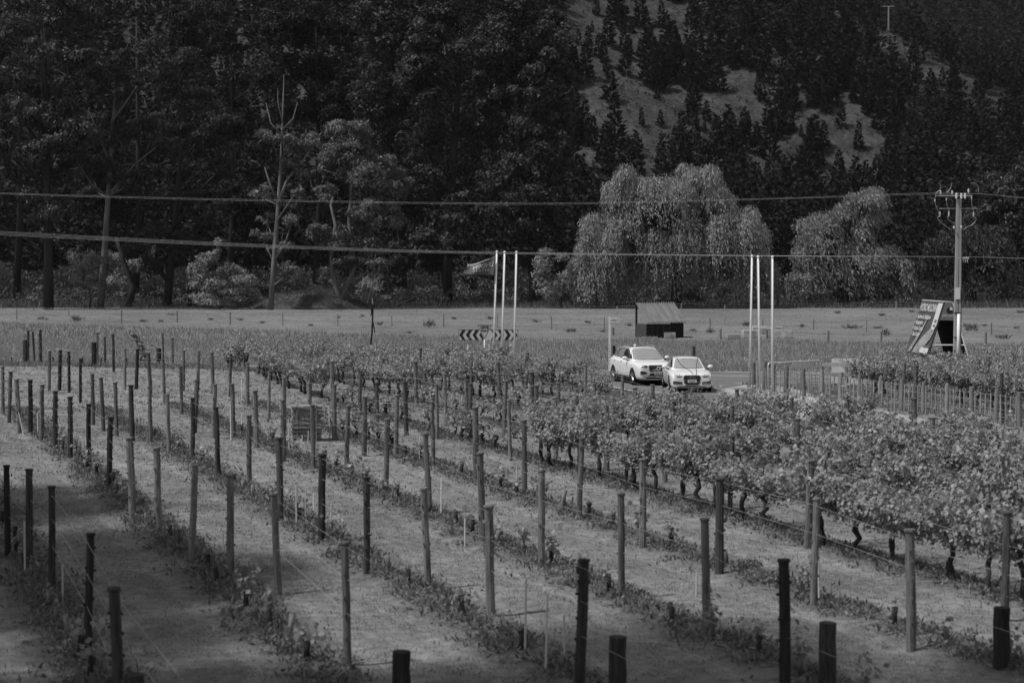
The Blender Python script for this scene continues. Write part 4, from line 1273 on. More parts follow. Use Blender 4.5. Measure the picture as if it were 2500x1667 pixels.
# ---- concrete blocks in the paddock
def block(px, py, w_, d_, h_, label, z=0, rz=0, name='concrete_block', dy=0.0):
    x, y, _ = G(px, py)
    me = MB().box((0, 0, h_ / 2), (w_, d_, h_)).mesh(name)
    bm = bmesh.new(); bm.from_mesh(me)
    bmesh.ops.bevel(bm, geom=bm.edges[:], offset=.04, segments=2, affect='EDGES')
    for v in bm.verts: v.co += Vector((random.uniform(-.012, .012), random.uniform(-.012, .012), random.uniform(-.012, .012)))
    bm.to_mesh(me); bm.free()
    o = link(name, me, M['concrete'], None, (x, y + dy, z), rz)
    return tag(o, label, 'block', 'concrete blocks lying in the paddock')
block(1836, 826, 1.45, 1.0, .58, 'stained concrete block at the left of the paddock block pile', rz=R(6))
block(1872, 826, .95, 1.2, .75, 'dark stained concrete block in the middle of the block pile', rz=R(-4), dy=.35)
block(1908, 826, 1.55, .9, .60, 'pale concrete block at the right of the block pile', rz=R(-9))
block(1880, 822, 2.3, 1.0, .70, 'long concrete block behind the middle of the block pile', dy=1.6, rz=R(3))
block(1858, 829, .5, .5, .36, 'small concrete lump in front of the block pile', dy=-.7)
block(1790, 829, .95, .7, .40, 'low mossy concrete block left of the block pile', rz=R(5))
block(1633, 824, .85, .5, .42, 'pale concrete block leaning in front of the dark shed', dy=-.9, rz=R(-3))
block(1585, 826, 1.1, .5, .16, 'flat concrete slab at the left foot of the shed', dy=-.5)

# ---- paddock fences
def fence(label, tops, ybase, r, group, hfix=None, wires=(.5, .9)):
    """tops: (px, ytop, ybase)"""
    first = G(tops[0][0], tops[0][2])
    e = empty('paddock_fence', first, 0, label, 'fence', group)
    prev = []
    for (px, yt, yb) in tops:
        x, y, _ = G(px, yb)
        h = A(px, yt, y)[2]
        MB().tube([(x - first[0], y - first[1], -.1), (x - first[0], y - first[1], h)], [r, r * .92], 7).build('post', M['wood'], e)
        prev.append((x - first[0], y - first[1], h))
    for wz in wires:
        MB().tube([(p[0], p[1], p[2] * wz) for p in prev], .006, 4, False).build('wire', M['wire'], e)
fence('pale post and wire fence across the left of the paddock', [(41, 754, 781), (168, 755, 772), (297, 757, 790), (433, 760, 788), (562, 762, 792), (690, 762, 795), (824, 766, 797), (956, 770, 797), (1083, 767, 799), (1214, 769, 800), (1346, 772, 803), (1475, 774, 806), (1733, 778, 812)], 0, .06, 'fences of the paddock')
fence('short post fence at the right of the paddock before the verge', [(1497, 800, 818), (1635, 802, 822), (1759, 803, 828), (1872, 806, 832), (2022, 807, 836), (2151, 810, 838), (2406, 811, 845), (2560, 815, 850)], 0, .085, 'fences of the paddock')
fence('old fence with tall thin posts crossing behind the block pile', [(1862, 779, 800), (1986, 780, 806), (2115, 782, 811), (2290, 785, 815), (2420, 788, 818), (2560, 790, 822)], 0, .06, 'fences of the paddock')
fence('fence line along the foot of the trees', [(82, 751, 757), (157, 751, 757), (620, 748, 755), (1507, 747, 755), (1664, 740, 756), (1770, 744, 755), (2105, 738, 754), (2188, 735, 754), (2340, 745, 755)], 0, .09, 'fences of the paddock')

# ---- weather vane like post with rags
c = G(903, 858)
e = empty('rag_post', c, 0, 'thin dark leaning post with black rags tied to it behind the vines', 'post')
pp = [Vector(A(px, py, c[1])) - Vector(c) for px, py in [(903, 858), (908, 815), (910, 770), (911, 737)]]
MB().tube(pp, [.06, .055, .05, .045], 8).build('pole', M['black'], e, True)
def rag(pts, th, mat, nm):
    b = [Vector(A(px, py, c[1] - .06)) - Vector(c) for px, py in pts]
    MB().prism(b, (0, -th, 0), (0, 0, 0)).build(nm, mat, e)
rag([(901, 738), (910, 741), (910, 754), (904, 754), (899, 748)], .12, M['black'], 'rag')
rag([(905, 755), (909, 755), (908, 768), (904, 773), (906, 763)], .04, M['shedwall'], 'rag')
rag([(909, 787), (913, 788), (916, 811), (914, 813), (911, 795)], .05, M['black'], 'rag')
MB().tube([pp[3] + Vector((-.05, 0, -.1)), pp[3] + Vector((-.05, 0, .25))], .012, 5).build('rod', M['offwhite'], e)

# ---- utility pole
PB = Vector(G(2335, 897))
PY = PB.y
ps = PY / FPX
def pz(px, py): return Vector(A(px, py, PY)) - PB
e = empty('utility_pole', PB, 0, 'concrete utility pole with crossarms and insulators beside the billboard', 'pole')
M['pole'] = gm('pole_concrete', .26, .2, 2, .85, .2, stretch=(3, 3, .3), fine=.15)
M['poledark'] = gm('pole_channel', .035, .2, 3, .8, .2)
htop = pz(2337, 486).z
def taper_box(x0, w0, w1, z0, z1, d0, d1, dxt=0.0, dy=0.0):
    return [(x0 - w0 / 2, -d0 / 2 + dy, z0), (x0 + w0 / 2, -d0 / 2 + dy, z0), (x0 + w0 / 2, d0 / 2 + dy, z0), (x0 - w0 / 2, d0 / 2 + dy, z0),
            (x0 + dxt - w1 / 2, -d1 / 2 + dy, z1), (x0 + dxt + w1 / 2, -d1 / 2 + dy, z1), (x0 + dxt + w1 / 2, d1 / 2 + dy, z1), (x0 + dxt - w1 / 2, d1 / 2 + dy, z1)]
BF = [(0, 3, 2, 1), (4, 5, 6, 7), (0, 1, 5, 4), (1, 2, 6, 5), (2, 3, 7, 6), (3, 0, 4, 7)]
dxt = (2337 - 2335) * ps
mb = MB()
mb.add(taper_box(-.085, .17, .12, -.5, htop, .3, .2, dxt + .03), BF)
mb.add(taper_box(.13, .15, .10, -.5, htop, .3, .2, dxt - .06), BF)
mb.build('shaft', M['pole'], e)
MB().add(taper_box(.025, .14, .10, -.5, htop - .05, .2, .14, dxt - .02, .02), BF).build('channel', M['poledark'], e)
MB().box((pz(2336, 716).x, -.17, pz(2336, 716).z), (.27, .02, .62)).build('number_plate', M['offwhite'], e)
MB().tube([(.05, -.17, 0), (.06, -.17, pz(2336, 766).z)], .085, 10).build('conduit', M['white'], e, True)
MB().tube([(.2, -.12, .2), (.19, -.12, htop * .9)], .02, 6).build('cable', M['poledark'], e)
for py_ in (763, 823): MB().box((.02, -.03, pz(2336, py_).z), (.36, .34, .03)).build('band', M['poledark'], e)
z1 = pz(2337, 478).z
MB().box((dxt - .25, -.05, z1), (1.9, .08, .07)).build('crossarm', M['pole'], e)
z2 = pz(2337, 509).z
MB().box((dxt + .02, .12, z2), (2.0, .07, .06)).build('crossarm', M['pole'], e)
def insul(x, y, z, h=.2, n=4, r=.06):
    mb = MB()
    for k in range(n): mb.tube([(x, y, z + h * k / n), (x, y, z + h * (k + .55) / n)], [r, r * .8], 8)
    mb.tube([(x, y, z - .06), (x, y, z + h)], r * .4, 6)
    mb.build('insulator', M['offwhite'], e)
for px in (2296, 2324, 2364): insul(pz(px, 470).x, -.05, pz(px, 473 if px < 2360 else 469).z, .17, 3, .055)
for px in (2333, 2345, 2354): insul(pz(px, 486).x, -.2, pz(px, 484).z, .26, 5, .07)
for px, py_ in ((2282, 491), (2310, 488), (2371, 484)): insul(pz(px, py_).x, -.06, pz(px, py_).z, .1, 2, .04)
for px, py_ in ((2294, 527), (2316, 526), (2376, 527)): insul(pz(px, py_).x, -.06, pz(px, py_).z, .22, 3, .045)
for px, py_ in ((2327, 557), (2345, 556)): insul(pz(px, py_).x, -.2, pz(px, py_).z, .12, 2, .05)
def jumper(pts, r=.010):
    pts = [Vector(p) for p in [pz(*q) + Vector((0, -.12, 0)) for q in pts]]
    sm = []
    for i in range(len(pts) - 1):
        p0, p1, p2, p3 = pts[max(0, i - 1)], pts[i], pts[i + 1], pts[min(len(pts) - 1, i + 2)]
        for k in range(5):
            t = k / 5
            sm.append(.5 * ((2 * p1) + (p2 - p0) * t + (2 * p0 - 5 * p1 + 4 * p2 - p3) * t * t + (-p0 + 3 * p1 - 3 * p2 + p3) * t ** 3))
    sm.append(pts[-1])
    MB().tube(sm, r, 5).build('jumper_cable', M['cable'], e)
jumper([(2290, 448), (2296, 454), (2293, 464), (2284, 473), (2281, 490)])
jumper([(2323, 446), (2320, 458), (2314, 467), (2308, 470)])
jumper([(2281, 490), (2283, 500), (2287, 510), (2293, 527)])
jumper([(2310, 492), (2311, 502), (2315, 510), (2316, 526)])
jumper([(2371, 486), (2371, 498), (2374, 508), (2376, 526)])
jumper([(2292, 527), (2288, 534), (2296, 544), (2310, 554), (2323, 562)])
jumper([(2315, 527), (2312, 533), (2320, 541), (2332, 547)])
jumper([(2376, 527), (2382, 536), (2372, 549), (2358, 555), (2352, 562)])
jumper([(2368, 448), (2380, 448), (2387, 458), (2388, 471)], .01)
z3 = pz(2350, 630).z
MB().box((pz(2352, 630).x, -.05, z3), (.55, .1, .08)).build('bracket', M['galv'], e)
for px in (2345, 2351, 2356, 2361): insul(pz(px, 640).x, -.06, z3 - .18, .14, 3, .03)

# ---- overhead lines
def span(label, pts, r, name='power_line', grp='overhead power lines'):
    w3 = [Vector(A(px, py, Y)) for px, py, Y in pts]
    n = 8
    out = []
    for i in range(len(w3) - 1):
        p0, p1, p2, p3 = w3[max(0, i - 1)], w3[i], w3[i + 1], w3[min(len(w3) - 1, i + 2)]
        for k in range(n):
            t = k / n
            out.append(.5 * ((2 * p1) + (p2 - p0) * t + (2 * p0 - 5 * p1 + 4 * p2 - p3) * t * t + (-p0 + 3 * p1 - 3 * p2 + p3) * t ** 3))
    out.append(w3[-1])
    o = MB().tube([p - out[0] for p in out], r, 5, False).build(name, M['cable'], None, loc=tuple(out[0]))
    return tag(o, label, 'cable', grp)
span('upper power line, higher one of the thin pair reaching the pole top', [(-250, 462, 118), (190, 477, 114), (700, 489, 110.5), (1330, 496, 107), (1900, 484, 105.5), (2300, 471, PY - .15), (2500, 482, 104), (2800, 496, 102)], .005)
span('upper power line, lower one of the thin pair reaching the pole top', [(-250, 463, 119), (190, 480, 115), (700, 492, 111.5), (1330, 499, 108), (1900, 486, 106), (2345, 473, PY + .1), (2500, 484, 105), (2800, 498, 103)], .005)
for i, (d, dd, nm) in enumerate([(-4, 0, 'topmost'), (-1, .35, 'second'), (2, .7, 'third'), (5, 1.0, 'lowest')]):
    k = lambda f: d * f
    span('lower power line spanning the whole picture, %s of the four strands' % nm,
         [(-250, 556 + k(1.1), 100 + dd), (0, 569 + k(1), 101 + dd), (500, 594 + k(.8), 102.5 + dd), (1000, 613 + k(.6), 103.5 + dd), (1500, 621 + k(.35), 104.2 + dd), (2000, 625.5 + k(.15), 104.8 + dd), (2340 + i * 4, 627 + k(.1), PY - .1 + dd * .2), (2500, 631 + k(.1), 104 + dd), (2800, 638, 102 + dd)], .006)
# far T shaped pole on the ridge
yy = min(range(425, 500), key=lambda q: (abs(px_of((2169 - 1250) / FPX * q, q, hz((2169 - 1250) / FPX * q, q))[1] - 95), -q))
bx_ = A(2169, 92, yy)[0]
e = empty('ridge_pole', (bx_, yy, hz(bx_, yy) - .3), 0, 'distant T shaped power pole on the bare ridge at upper right', 'pole')
print('ridge pole', yy, px_of(bx_, yy, hz(bx_, yy)))
hT = A(2169, 15, yy)[2] - e.location.z
MB().tube([(0, 0, 0), (0, 0, hT)], [.22, .18], 7).build('shaft', M['wood_pale'], e)
MB().box((0, 0, hT - .1), (2.6, .2, .2)).build('crossarm', M['wood_pale'], e)

# ---- billboard (A frame)
# nearer panel leans left, far panel leans right; end board carries the logo
YA, YB = 112.0, 116.5
def bp(px, py, Y): return Vector(A(px, py, Y))
nb_, nt_ = bp(2266, 876, YA), bp(2307, 737, YA + .15)            # right edge of the left panel (near end)
fb_, ft_ = bp(2210, 866, YB), bp(2251, 733, YB - .1)             # its left edge (far end)
rb_, rt_ = bp(2363, 880, YA), bp(2325, 738, YA + .15)            # near edge of the right panel
rfb = rb_ + (fb_ - nb_) ; rft = rt_ + (ft_ - nt_)
nb_.z = fb_.z = rb_.z = rfb.z = 0.25
org = Vector((nb_.x, nb_.y, 0))
e = empty('billboard', org, 0, 'big A-frame billboard with lettering and cannon picture at the right', 'billboard')
L_ = lambda p: Vector(p) - org
def slab(name, quad, th, mat):
    q = [L_(p) for p in quad]
    nrm = (q[1] - q[0]).cross(q[3] - q[0]).normalized()
    MB().prism(q, nrm * th, (0, 0, 0)).build(name, mat, e)
    return nrm
M['bbdark'] = gm('billboard_print', .06, .18, .7, .5, .3)
M['bbmid'] = gm('billboard_print_mid', .12, .2, .9, .5, .3)
nA = slab('left_panel', [nb_, fb_, ft_, nt_], .05, M['bbdark'])
if nA.y > 0: nA = -nA
slab('right_panel', [rb_, rfb, rft, rt_], .05, M['shedwall'])
MB().tube([L_(rb_), L_(rt_)], .05, 6).build('frame_edge', M['offwhite'], e)
MB().tube([L_(nb_), L_(nt_)], .045, 6).build('frame_edge', M['black'], e)
MB().prism([L_(nt_), L_(rt_), L_(rft), L_(ft_)], (0, 0, .04), (0, 0, 0)).build('top_board', M['offwhite'], e)
# end board: upper part between the two panels
fz = .34
la, ra = nt_.lerp(nb_, fz), rt_.lerp(rb_, fz)
MB().prism([L_(la), L_(ra), L_(rt_), L_(nt_)], (0, -.04, 0), (0, .02, 0)).build('end_board', M['bbmid'], e)
MB().tube([L_(nt_.lerp(nb_, .80)), L_(rt_.lerp(rb_, .80))], .035, 6).build('cross_rail', M['offwhite'], e)
MB().tube([L_(nt_.lerp(nb_, .97)), L_(rt_.lerp(rb_, .97))], .04, 6).build('cross_rail', M['post_dark'], e)
# logo: round mark with a pale wedge, and the address line
lc = L_(nt_.lerp(nb_, .15)).lerp(L_(rt_.lerp(rb_, .15)), .56)
lc.y -= .06
disc = [(lc.x + .17 * math.cos(t), lc.y, lc.z - .02 + .17 * math.sin(t)) for t in [2 * math.pi * k / 28 for k in range(28)]]
MB().prism(disc, (0, -.006, 0), (0, 0, 0)).build('logo', M['black'], e)
wed = [(lc.x + .02, lc.y, lc.z + .0)] + [(lc.x + .02 + .17 * math.cos(t), lc.y, lc.z + .17 * math.sin(t)) for t in [R(5 + 12 * k) for k in range(8)]]
MB().prism(wed, (0, -.014, 0), (0, -.008, 0)).build('logo', M['white'], e)
lt = L_(nt_.lerp(nb_, .255)).lerp(L_(rt_.lerp(rb_, .255)), .5)
put_text(text_mesh('LIVIC.CO.NZ', .17, bold=.002, xs=.78), M['white'], e, upright(lt.x + .02, lt.y - .05, lt.z))
# print on the left panel: panel frame (s along from far/left to near/right, t from bottom to top)
def pp_(s, t, off=.058):
    p = fb_.lerp(nb_, s).lerp(ft_.lerp(nt_, s), t)
    return L_(p) + nA * off
def pprint(name, pts, mat, off=.058, th=.004):
    MB().prism([pp_(s, t, off) for s, t in pts], nA * th, (0, 0, 0)).build(name, mat, e)
M['bbwhite'] = gm('billboard_white', .44, .08, 2, .5, .3)
M['bbspray'] = gm('billboard_spray', .20, .55, 2.4, .6, .2, detail=8, fine=.4, finescale=12)
pprint('cannon', [(.80, .965), (.985, .965), (.985, .70), (.99, .56), (.93, .45), (.85, .44), (.80, .50)], M['bbwhite'])
pprint('cannon_detail', [(.86, .66), (.95, .66), (.95, .60), (.86, .60)], M['bbmid'], .064)
pprint('cannon_detail', [(.86, .57), (.95, .57), (.95, .52), (.86, .52)], M['bbmid'], .064)
pprint('spray', [(.80, .50), (.97, .44), (.90, .30), (.72, .12), (.60, .015), (.30, .015), (.42, .2), (.62, .38)], M['bbspray'])
pprint('spray', [(.52, .66), (.56, .66), (.40, .30), (.24, .02), (.10, .02), (.30, .3)], M['bbspray'])
pprint('caption', [(.66, .13), (.97, .13), (.97, .03), (.62, .03)], M['bbwhite'], .066)
pprint('caption', [(.72, .17), (.98, .17), (.98, .145), (.70, .145)], M['bbmid'], .066)
def ptext(body, size, s0, t, xs, bold=.004):
    me = text_mesh(body, size, 'lettering', .001, bold, 'LEFT', 1.0, xs)
    Lp = (nb_ - fb_).length
    Hp = (ft_ - fb_).length
    for v in me.vertices:
        z = v.co.z
        p = pp_(s0 + v.co.x / Lp, t + v.co.y / Hp, .064 + z)
        v.co = p
    me.materials.append(M['bbwhite'])
    link('lettering', me, None, e)
ptext('HYDRO MULCHING', .62, .08, .86, .62, .012)
ptext('\u2713 Earthworks Stabilisation', .36, .03, .69, .73, .008)
ptext('\u2713 Revegetation', .36, .03, .58, .72, .008)
ptext('\u2713 Erosion Control', .36, .03, .47, .72, .008)
ptext('\u2713 Dust Control', .36, .03, .36, .72, .008)
for i, px in enumerate([2282, 2301]):
    x, y, _ = G(px, 893)
    tag(link('sign_foot', post_mesh('sign_foot', .75, .1, 40 + i, False, False), M['post_dark'], None, (x, y, 0)), 'stubby dark post %s below the billboard' % ('at the left' if i == 0 else 'at the right'), 'post')

# ---- batten fence, gate and rails on the right of the side road
f0, f1 = Vector(G(1838, 951)), Vector(G(2520, 1046))
e = empty('batten_fence', f0, 0, 'post and batten wire fence running right from the flagpoles', 'fence')
fd = (f1 - f0)
BM = MB().box((0, 0, .52), (.05, .03, 1.0)).mesh('batten'); BM.materials.append(M['wood_pale'])
FM = [post_mesh('post', 1.18, .085, 60 + i, False, False) for i in range(2)]
for me in FM: me.materials.append(M['wood'])
fr = random.Random(8)
fposts = [(1840, 902), (1864, 903), (1891, 908), (1920, 902), (1962, 903), (2007, 910), (2052, 912), (2100, 922), (2150, 928), (2202, 935), (2256, 947), (2312, 956), (2372, 967), (2432, 976), (2490, 985)]
pp2 = []
for i, (px, py) in enumerate(fposts):
    # walk along the fence line until the picture column matches
    best = min((abs(px_of(*(f0 + fd * (k / 400.0)))[0] - px), k) for k in range(401))[1] / 400.0
    p = fd * best
    o = link('post', FM[i % 2], None, e, tuple(p)); o.rotation_euler = (0, R(fr.uniform(-1.5, 1.5)), 0)
    pp2.append(p)
nbat = 66
for k in range(3, nbat):
    p = fd * (k / nbat) + Vector((fr.uniform(-.03, .03), 0, fr.uniform(-.05, .03)))
    if min((p - q).length for q in pp2) < .12: continue
    o = link('batten', BM, None, e, tuple(p)); o.rotation_euler = (0, R(fr.uniform(-2, 2)), ROW_ROT)
for hh_ in (.25, .5, .75, .98):
    MB().tube([(0, 0, hh_), tuple(fd + Vector((0, 0, hh_)))], .006, 4, False).build('wire', M['wire'], e)
for i, (px, py, yt) in enumerate([(1850, 948, 893), (1868, 948, 891), (1876, 952, 893)]):
    x, y, _ = G(px, py)
    tag(link('gate_post', FM[i % 2], None, None, (x, y, 0)), 'weathered round gate post %s of the tubular gate' % ['farthest left', 'just left', 'at the hinge'][i], 'post', 'posts around the gate')
ga, gb = Vector(G(1874, 953)), Vector(G(2005, 947))
e = empty('field_gate', ga, 0, 'grey tubular steel field gate behind the batten fence', 'gate')
gd = gb - ga; gl = gd.length; gu = gd / gl
def gp_(s, z): return gu * s + Vector((0, 0, z))
z0g, z1g = .12, 1.20
fr_pts = [gp_(.02, z0g), gp_(.02, z1g - .12), gp_(.06, z1g - .03), gp_(.14, z1g), gp_(gl - .14, z1g + .02), gp_(gl - .05, z1g - .02), gp_(gl - .02, z1g - .1), gp_(gl - .02, z0g), gp_(.02, z0g)]
MB().tube(fr_pts, .022, 7).build('frame', M['galv'], e, True)
for zr in (.27, .42, .57, .74, .95): MB().tube([gp_(.02, zr), gp_(gl - .02, zr + .01)], .015, 6).build('bar', M['galv'], e)
MB().tube([gp_(gl * .52, z0g), gp_(gl * .52, z1g)], .016, 6).build('upright', M['galv'], e)
# timber rails right of the gate
ra_, rb2 = Vector(G(2006, 948)), Vector(G(2175, 952))
e = empty('rail_fence', ra_, 0, 'two rail timber fence right of the tubular gate', 'fence')
rd = rb2 - ra_
ang = math.atan2(rd.y, rd.x)
for z_ in (.62, 1.06): MB().box(tuple(rd * .5 + Vector((0, -.1, z_))), (rd.length, .05, .17), ang).build('rail', M['wood_pale'], e)
for k in (0.0, .36, 1.0): link('post', FM[0], None, e, tuple(rd * k))
# white notice board behind the rails
c = G(2073, 944)
e = empty('notice_board', c, 0, 'plain white board standing behind the timber rails', 'board')
s_ = c[1] / FPX
MB().box((0, 0, (A(2073, 875, c[1])[2] + .15) / 2), (86 * s_, .04, A(2073, 875, c[1])[2] - .15)).build('panel', M['white'], e)
for sx in (-.6, .6): MB().box((sx, .06, .5), (.08, .06, 1.1)).build('leg', M['wood'], e)

# ================================================================== cars
M['paint'] = gm('car_paint_white', .60, .02, 1, .25, .5)
M['paint'].node_tree.nodes['Principled BSDF'].inputs['Coat Weight'].default_value = .6
M['paint'].node_tree.nodes['Principled BSDF'].inputs['Coat Roughness'].default_value = .06
M['glass'] = gm('car_glass', .80, .12, .8, .10, .6, metal=.85)
M['glassdark'] = gm('car_glass_dark', .012, .1, 1, .05, .4)
M['tyre'] = gm('tyre_rubber', .012, .2, 9, .85, .2)
M['rim'] = gm('wheel_rim', .22, .1, 9, .35, .5, metal=.6)
M['trim'] = gm('car_black_trim', .012, .1, 5, .4, .4)
M['lamp'] = gm('headlamp', .30, .3, 6, .2, .5, metal=.2)
M['chrome'] = gm('car_chrome', .7, .05, 5, .15, .6, metal=.8)
M['plate'] = gm('number_plate_face', .62, .03, 5, .5, .3)

def loft(secs, name):
    """secs: list of (y, [(x,z) half section from sill to centre top]) -> closed body mesh"""
    K = len(secs[0][1])
    V, F = [], []
    for y, prof in secs:
        full = [(x, z) for x, z in prof] + [(-x, z) for x, z in prof[::-1]]
        V += [(x, y, z) for x, z in full]
    n = 2 * K
    for j in range(len(secs) - 1):
        for i in range(n):
            a, b = j * n + i, j * n + (i + 1) % n
            F.append((a, a + n, b + n, b))
    F.append(tuple(range(n)))
    F.append(tuple(range((len(secs) - 1) * n, len(secs) * n))[::-1])
    me = bpy.data.meshes.new(name)
    me.from_pydata(V, [], F)
    bm = bmesh.new(); bm.from_mesh(me)
    bmesh.ops.recalc_face_normals(bm, faces=bm.faces)
    bm.to_mesh(me); bm.free()
    return me

def finish(me, cutters, sub=2):
    o = bpy.data.objects.new('tmp', me); COL.objects.link(o)
    md = o.modifiers.new('s', 'SUBSURF'); md.levels = md.render_levels = sub
    tmp = []
    for (y, z, r) in cutters:
        cme = MB().tube([(-2, y, z), (2, y, z)], r, 28).mesh('cut')
        bm = bmesh.new(); bm.from_mesh(cme); bmesh.ops.recalc_face_normals(bm, faces=bm.faces); bm.to_mesh(cme); bm.free()
        co = bpy.data.objects.new('cut', cme); COL.objects.link(co); tmp.append(co)
        b = o.modifiers.new('b', 'BOOLEAN'); b.operation = 'DIFFERENCE'; b.object = co; b.solver = 'EXACT'
    dg = bpy.context.evaluated_depsgraph_get()
    out = bpy.data.meshes.new_from_object(o.evaluated_get(dg))
    for c in tmp + [o]: bpy.data.objects.remove(c)
    for p in out.polygons: p.use_smooth = True
    try: out.set_sharp_from_angle(angle=R(38))
    except Exception: pass
    return out

class Skin:
    """projects flat outlines on to a car body"""
    def __init__(s, *meshes):
        vs, fs = [], []
        for me in meshes:
            n = len(vs)
            vs += [tuple(v.co) for v in me.vertices]
            fs += [tuple(i + n for i in p.vertices) for p in me.polygons]
        s.t = BVHTree.FromPolygons(vs, fs)
    def hit(s, p, axis, off):
        if axis == 'front': o, d = Vector((p[0], -6, p[1])), Vector((0, 1, 0))
        elif axis == 'right': o, d = Vector((-4, p[0], p[1])), Vector((1, 0, 0))
        elif axis == 'left': o, d = Vector((4, p[0], p[1])), Vector((-1, 0, 0))
        else: o, d = Vector((p[0], p[1], 5)), Vector((0, 0, -1))
        h = s.t.ray_cast(o, d)
        if h[0] is None: return None
        return h[0] - d * off
    def patch(s, poly, axis, off=.008, cuts=3):
        me = bpy.data.meshes.new('patch')
        me.from_pydata([(a, b, 0) for a, b in poly], [], [tuple(range(len(poly)))])
        bm = bmesh.new(); bm.from_mesh(me)
        bmesh.ops.triangulate(bm, faces=bm.faces)
        for _ in range(cuts):
            bmesh.ops.subdivide_edges(bm, edges=[e for e in bm.edges if e.calc_length() > .09], cuts=1)
            bmesh.ops.triangulate(bm, faces=bm.faces)
        bad = []
        for v in bm.verts:
            h = s.hit((v.co.x, v.co.y), axis, off)
            if h is None: bad.append(v)
            else: v.co = h
        if bad: bmesh.ops.delete(bm, geom=bad, context='VERTS')
        bm.to_mesh(me); bm.free()
        for p in me.polygons: p.use_smooth = True
        return me

def wheel(parent, x, y, r, wd, side, steer=0.0):
    e = empty('wheel', (x, y, r), steer); e.parent = parent
    prof = [(r * .62, -wd * .5), (r * .93, -wd * .5), (r, -wd * .38), (r, wd * .38), (r * .93, wd * .5), (r * .62, wd * .5)]
    n = 28
    V, F = [], []
    for k in range(n):
        t = 2 * math.pi * k / n
        for (rr, xx) in prof: V.append((xx, rr * math.cos(t), rr * math.sin(t)))
    m_ = len(prof)
    for k in range(n):
        for i in range(m_ - 1):
            a, b = k * m_ + i, ((k + 1) % n) * m_ + i
            F.append((a, a + 1, b + 1, b))
    link('tyre', np_mesh('tyre', V, F, True), M['tyre'], e)
    mb = MB()
    ox = side * wd * .36
    for k in range(5):
        t = 2 * math.pi * k / 5 + .3
        for dt in (-.14, .14):
            mb.tube([(ox, 0, 0), (ox, math.cos(t + dt) * r * .64, math.sin(t + dt) * r * .64)], [.045, .03], 5)
    mb.tube([(ox - .02, 0, 0), (ox + .02, 0, 0)], .075, 12)
    V, F = [], []
    for k in range(n):
        t = 2 * math.pi * k / n
        V += [(ox, r * .64 * math.cos(t), r * .64 * math.sin(t)), (ox, r * .58 * math.cos(t), r * .58 * math.sin(t))]
    F = [(2 * k, 2 * ((k + 1) % n), 2 * ((k + 1) % n) + 1, 2 * k + 1) for k in range(n)]
    mb.add(V, F)
    mb.build('rim', M['rim'], e)
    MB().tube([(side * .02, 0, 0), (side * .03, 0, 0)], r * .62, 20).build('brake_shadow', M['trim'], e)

def mirror(parent, x, y, z, side):
    c = bpy.data.meshes.new('mirror')
    bm = bmesh.new(); bmesh.ops.create_uvsphere(bm, u_segments=14, v_segments=8, radius=1)
    for v in bm.verts: v.co = Vector((v.co.x * .13 * (1.0), v.co.y * .075 + abs(v.co.x) * .02, v.co.z * .085))
    bm.to_mesh(c); bm.free()
    for p in c.polygons: p.use_smooth = True
    o = link('mirror', c, M['paint'], parent, (x + side * .11, y, z))
    MB().box((x - side * .02, y + .02, z - .08), (.16, .06, .05)).build('mirror_stalk', M['trim'], parent)

def add_patch(parent, skin, name, poly, axis, mat, off=.008, cuts=3):
    return link(name, skin.patch(poly, axis, off, cuts), mat, parent)

def build_car(name, label, loc, yaw, sp):
    e = empty(name, loc, yaw, label, 'car')
    wells = [(sp['yf'], sp['r'], sp['r'] + .055), (sp['yr'], sp['r'], sp['r'] + .055)]
    body = finish(loft(sp['body'], 'body'), wells)
    house = finish(loft(sp['house'], 'house'), [])
    bo = link('body', body, M['paint'], e)
    link('cabin', house, M['paint'], e)
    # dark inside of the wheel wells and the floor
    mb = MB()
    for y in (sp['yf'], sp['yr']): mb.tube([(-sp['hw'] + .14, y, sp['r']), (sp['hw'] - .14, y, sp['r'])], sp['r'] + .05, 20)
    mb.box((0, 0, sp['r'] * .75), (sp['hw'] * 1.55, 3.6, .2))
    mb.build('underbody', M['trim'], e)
    for s in (-1, 1):
        for y, st in ((sp['yf'], sp.get('steer', 0)), (sp['yr'], 0)):
            wheel(e, s * (sp['hw'] - .115), y, sp['r'], sp['tw'], s, st)
    return e, Skin(body, house), Skin(body), Skin(house)

def mir(poly): return [(-x, z) for x, z in poly][::-1]

# ---------- tall estate car (left)
def sec(y, w0, w1, w2, zb, zs, zt):
    """sill half width, flank, shoulder; bottom, shoulder, top"""
    return (y, [(w0 * .86, zb), (w0, zb + .06), (w1, zb + (zs - zb) * .45), (w1 * .995, zs - .10), (w2, zs), (w2 * .62, zt - .012), (w2 * .25, zt)])
SB = [sec(-2.34, .62, .66, .60, .30, .82, .86), sec(-2.33, .72, .78, .70, .26, .90, .94), sec(-2.22, .84, .88, .80, .24, .97, 1.01), sec(-1.95, .90, .935, .86, .24, 1.0, 1.05), sec(-1.4, .92, .945, .87, .24, 1.03, 1.10), sec(-.85, .92, .945, .87, .25, 1.05, 1.12),
      sec(0, .92, .945, .88, .25, 1.07, 1.12), sec(.9, .92, .945, .88, .25, 1.10, 1.14), sec(1.7, .91, .94, .86, .27, 1.13, 1.17), sec(2.15, .87, .90, .80, .30, 1.13, 1.17), sec(2.33, .76, .80, .70, .34, 1.08, 1.12), sec(2.35, .66, .70, .60, .38, 1.0, 1.04)]
def hsec(y, wb, wt, zb, zt):
    return (y, [(wb, zb), (wb * .985 + wt * .015, zb + .02), (wb * .5 + wt * .5, (zb + zt) / 2), (wt, zt - .05), (wt * .9, zt - .01), (wt * .5, zt + .015), (wt * .2, zt + .02)])
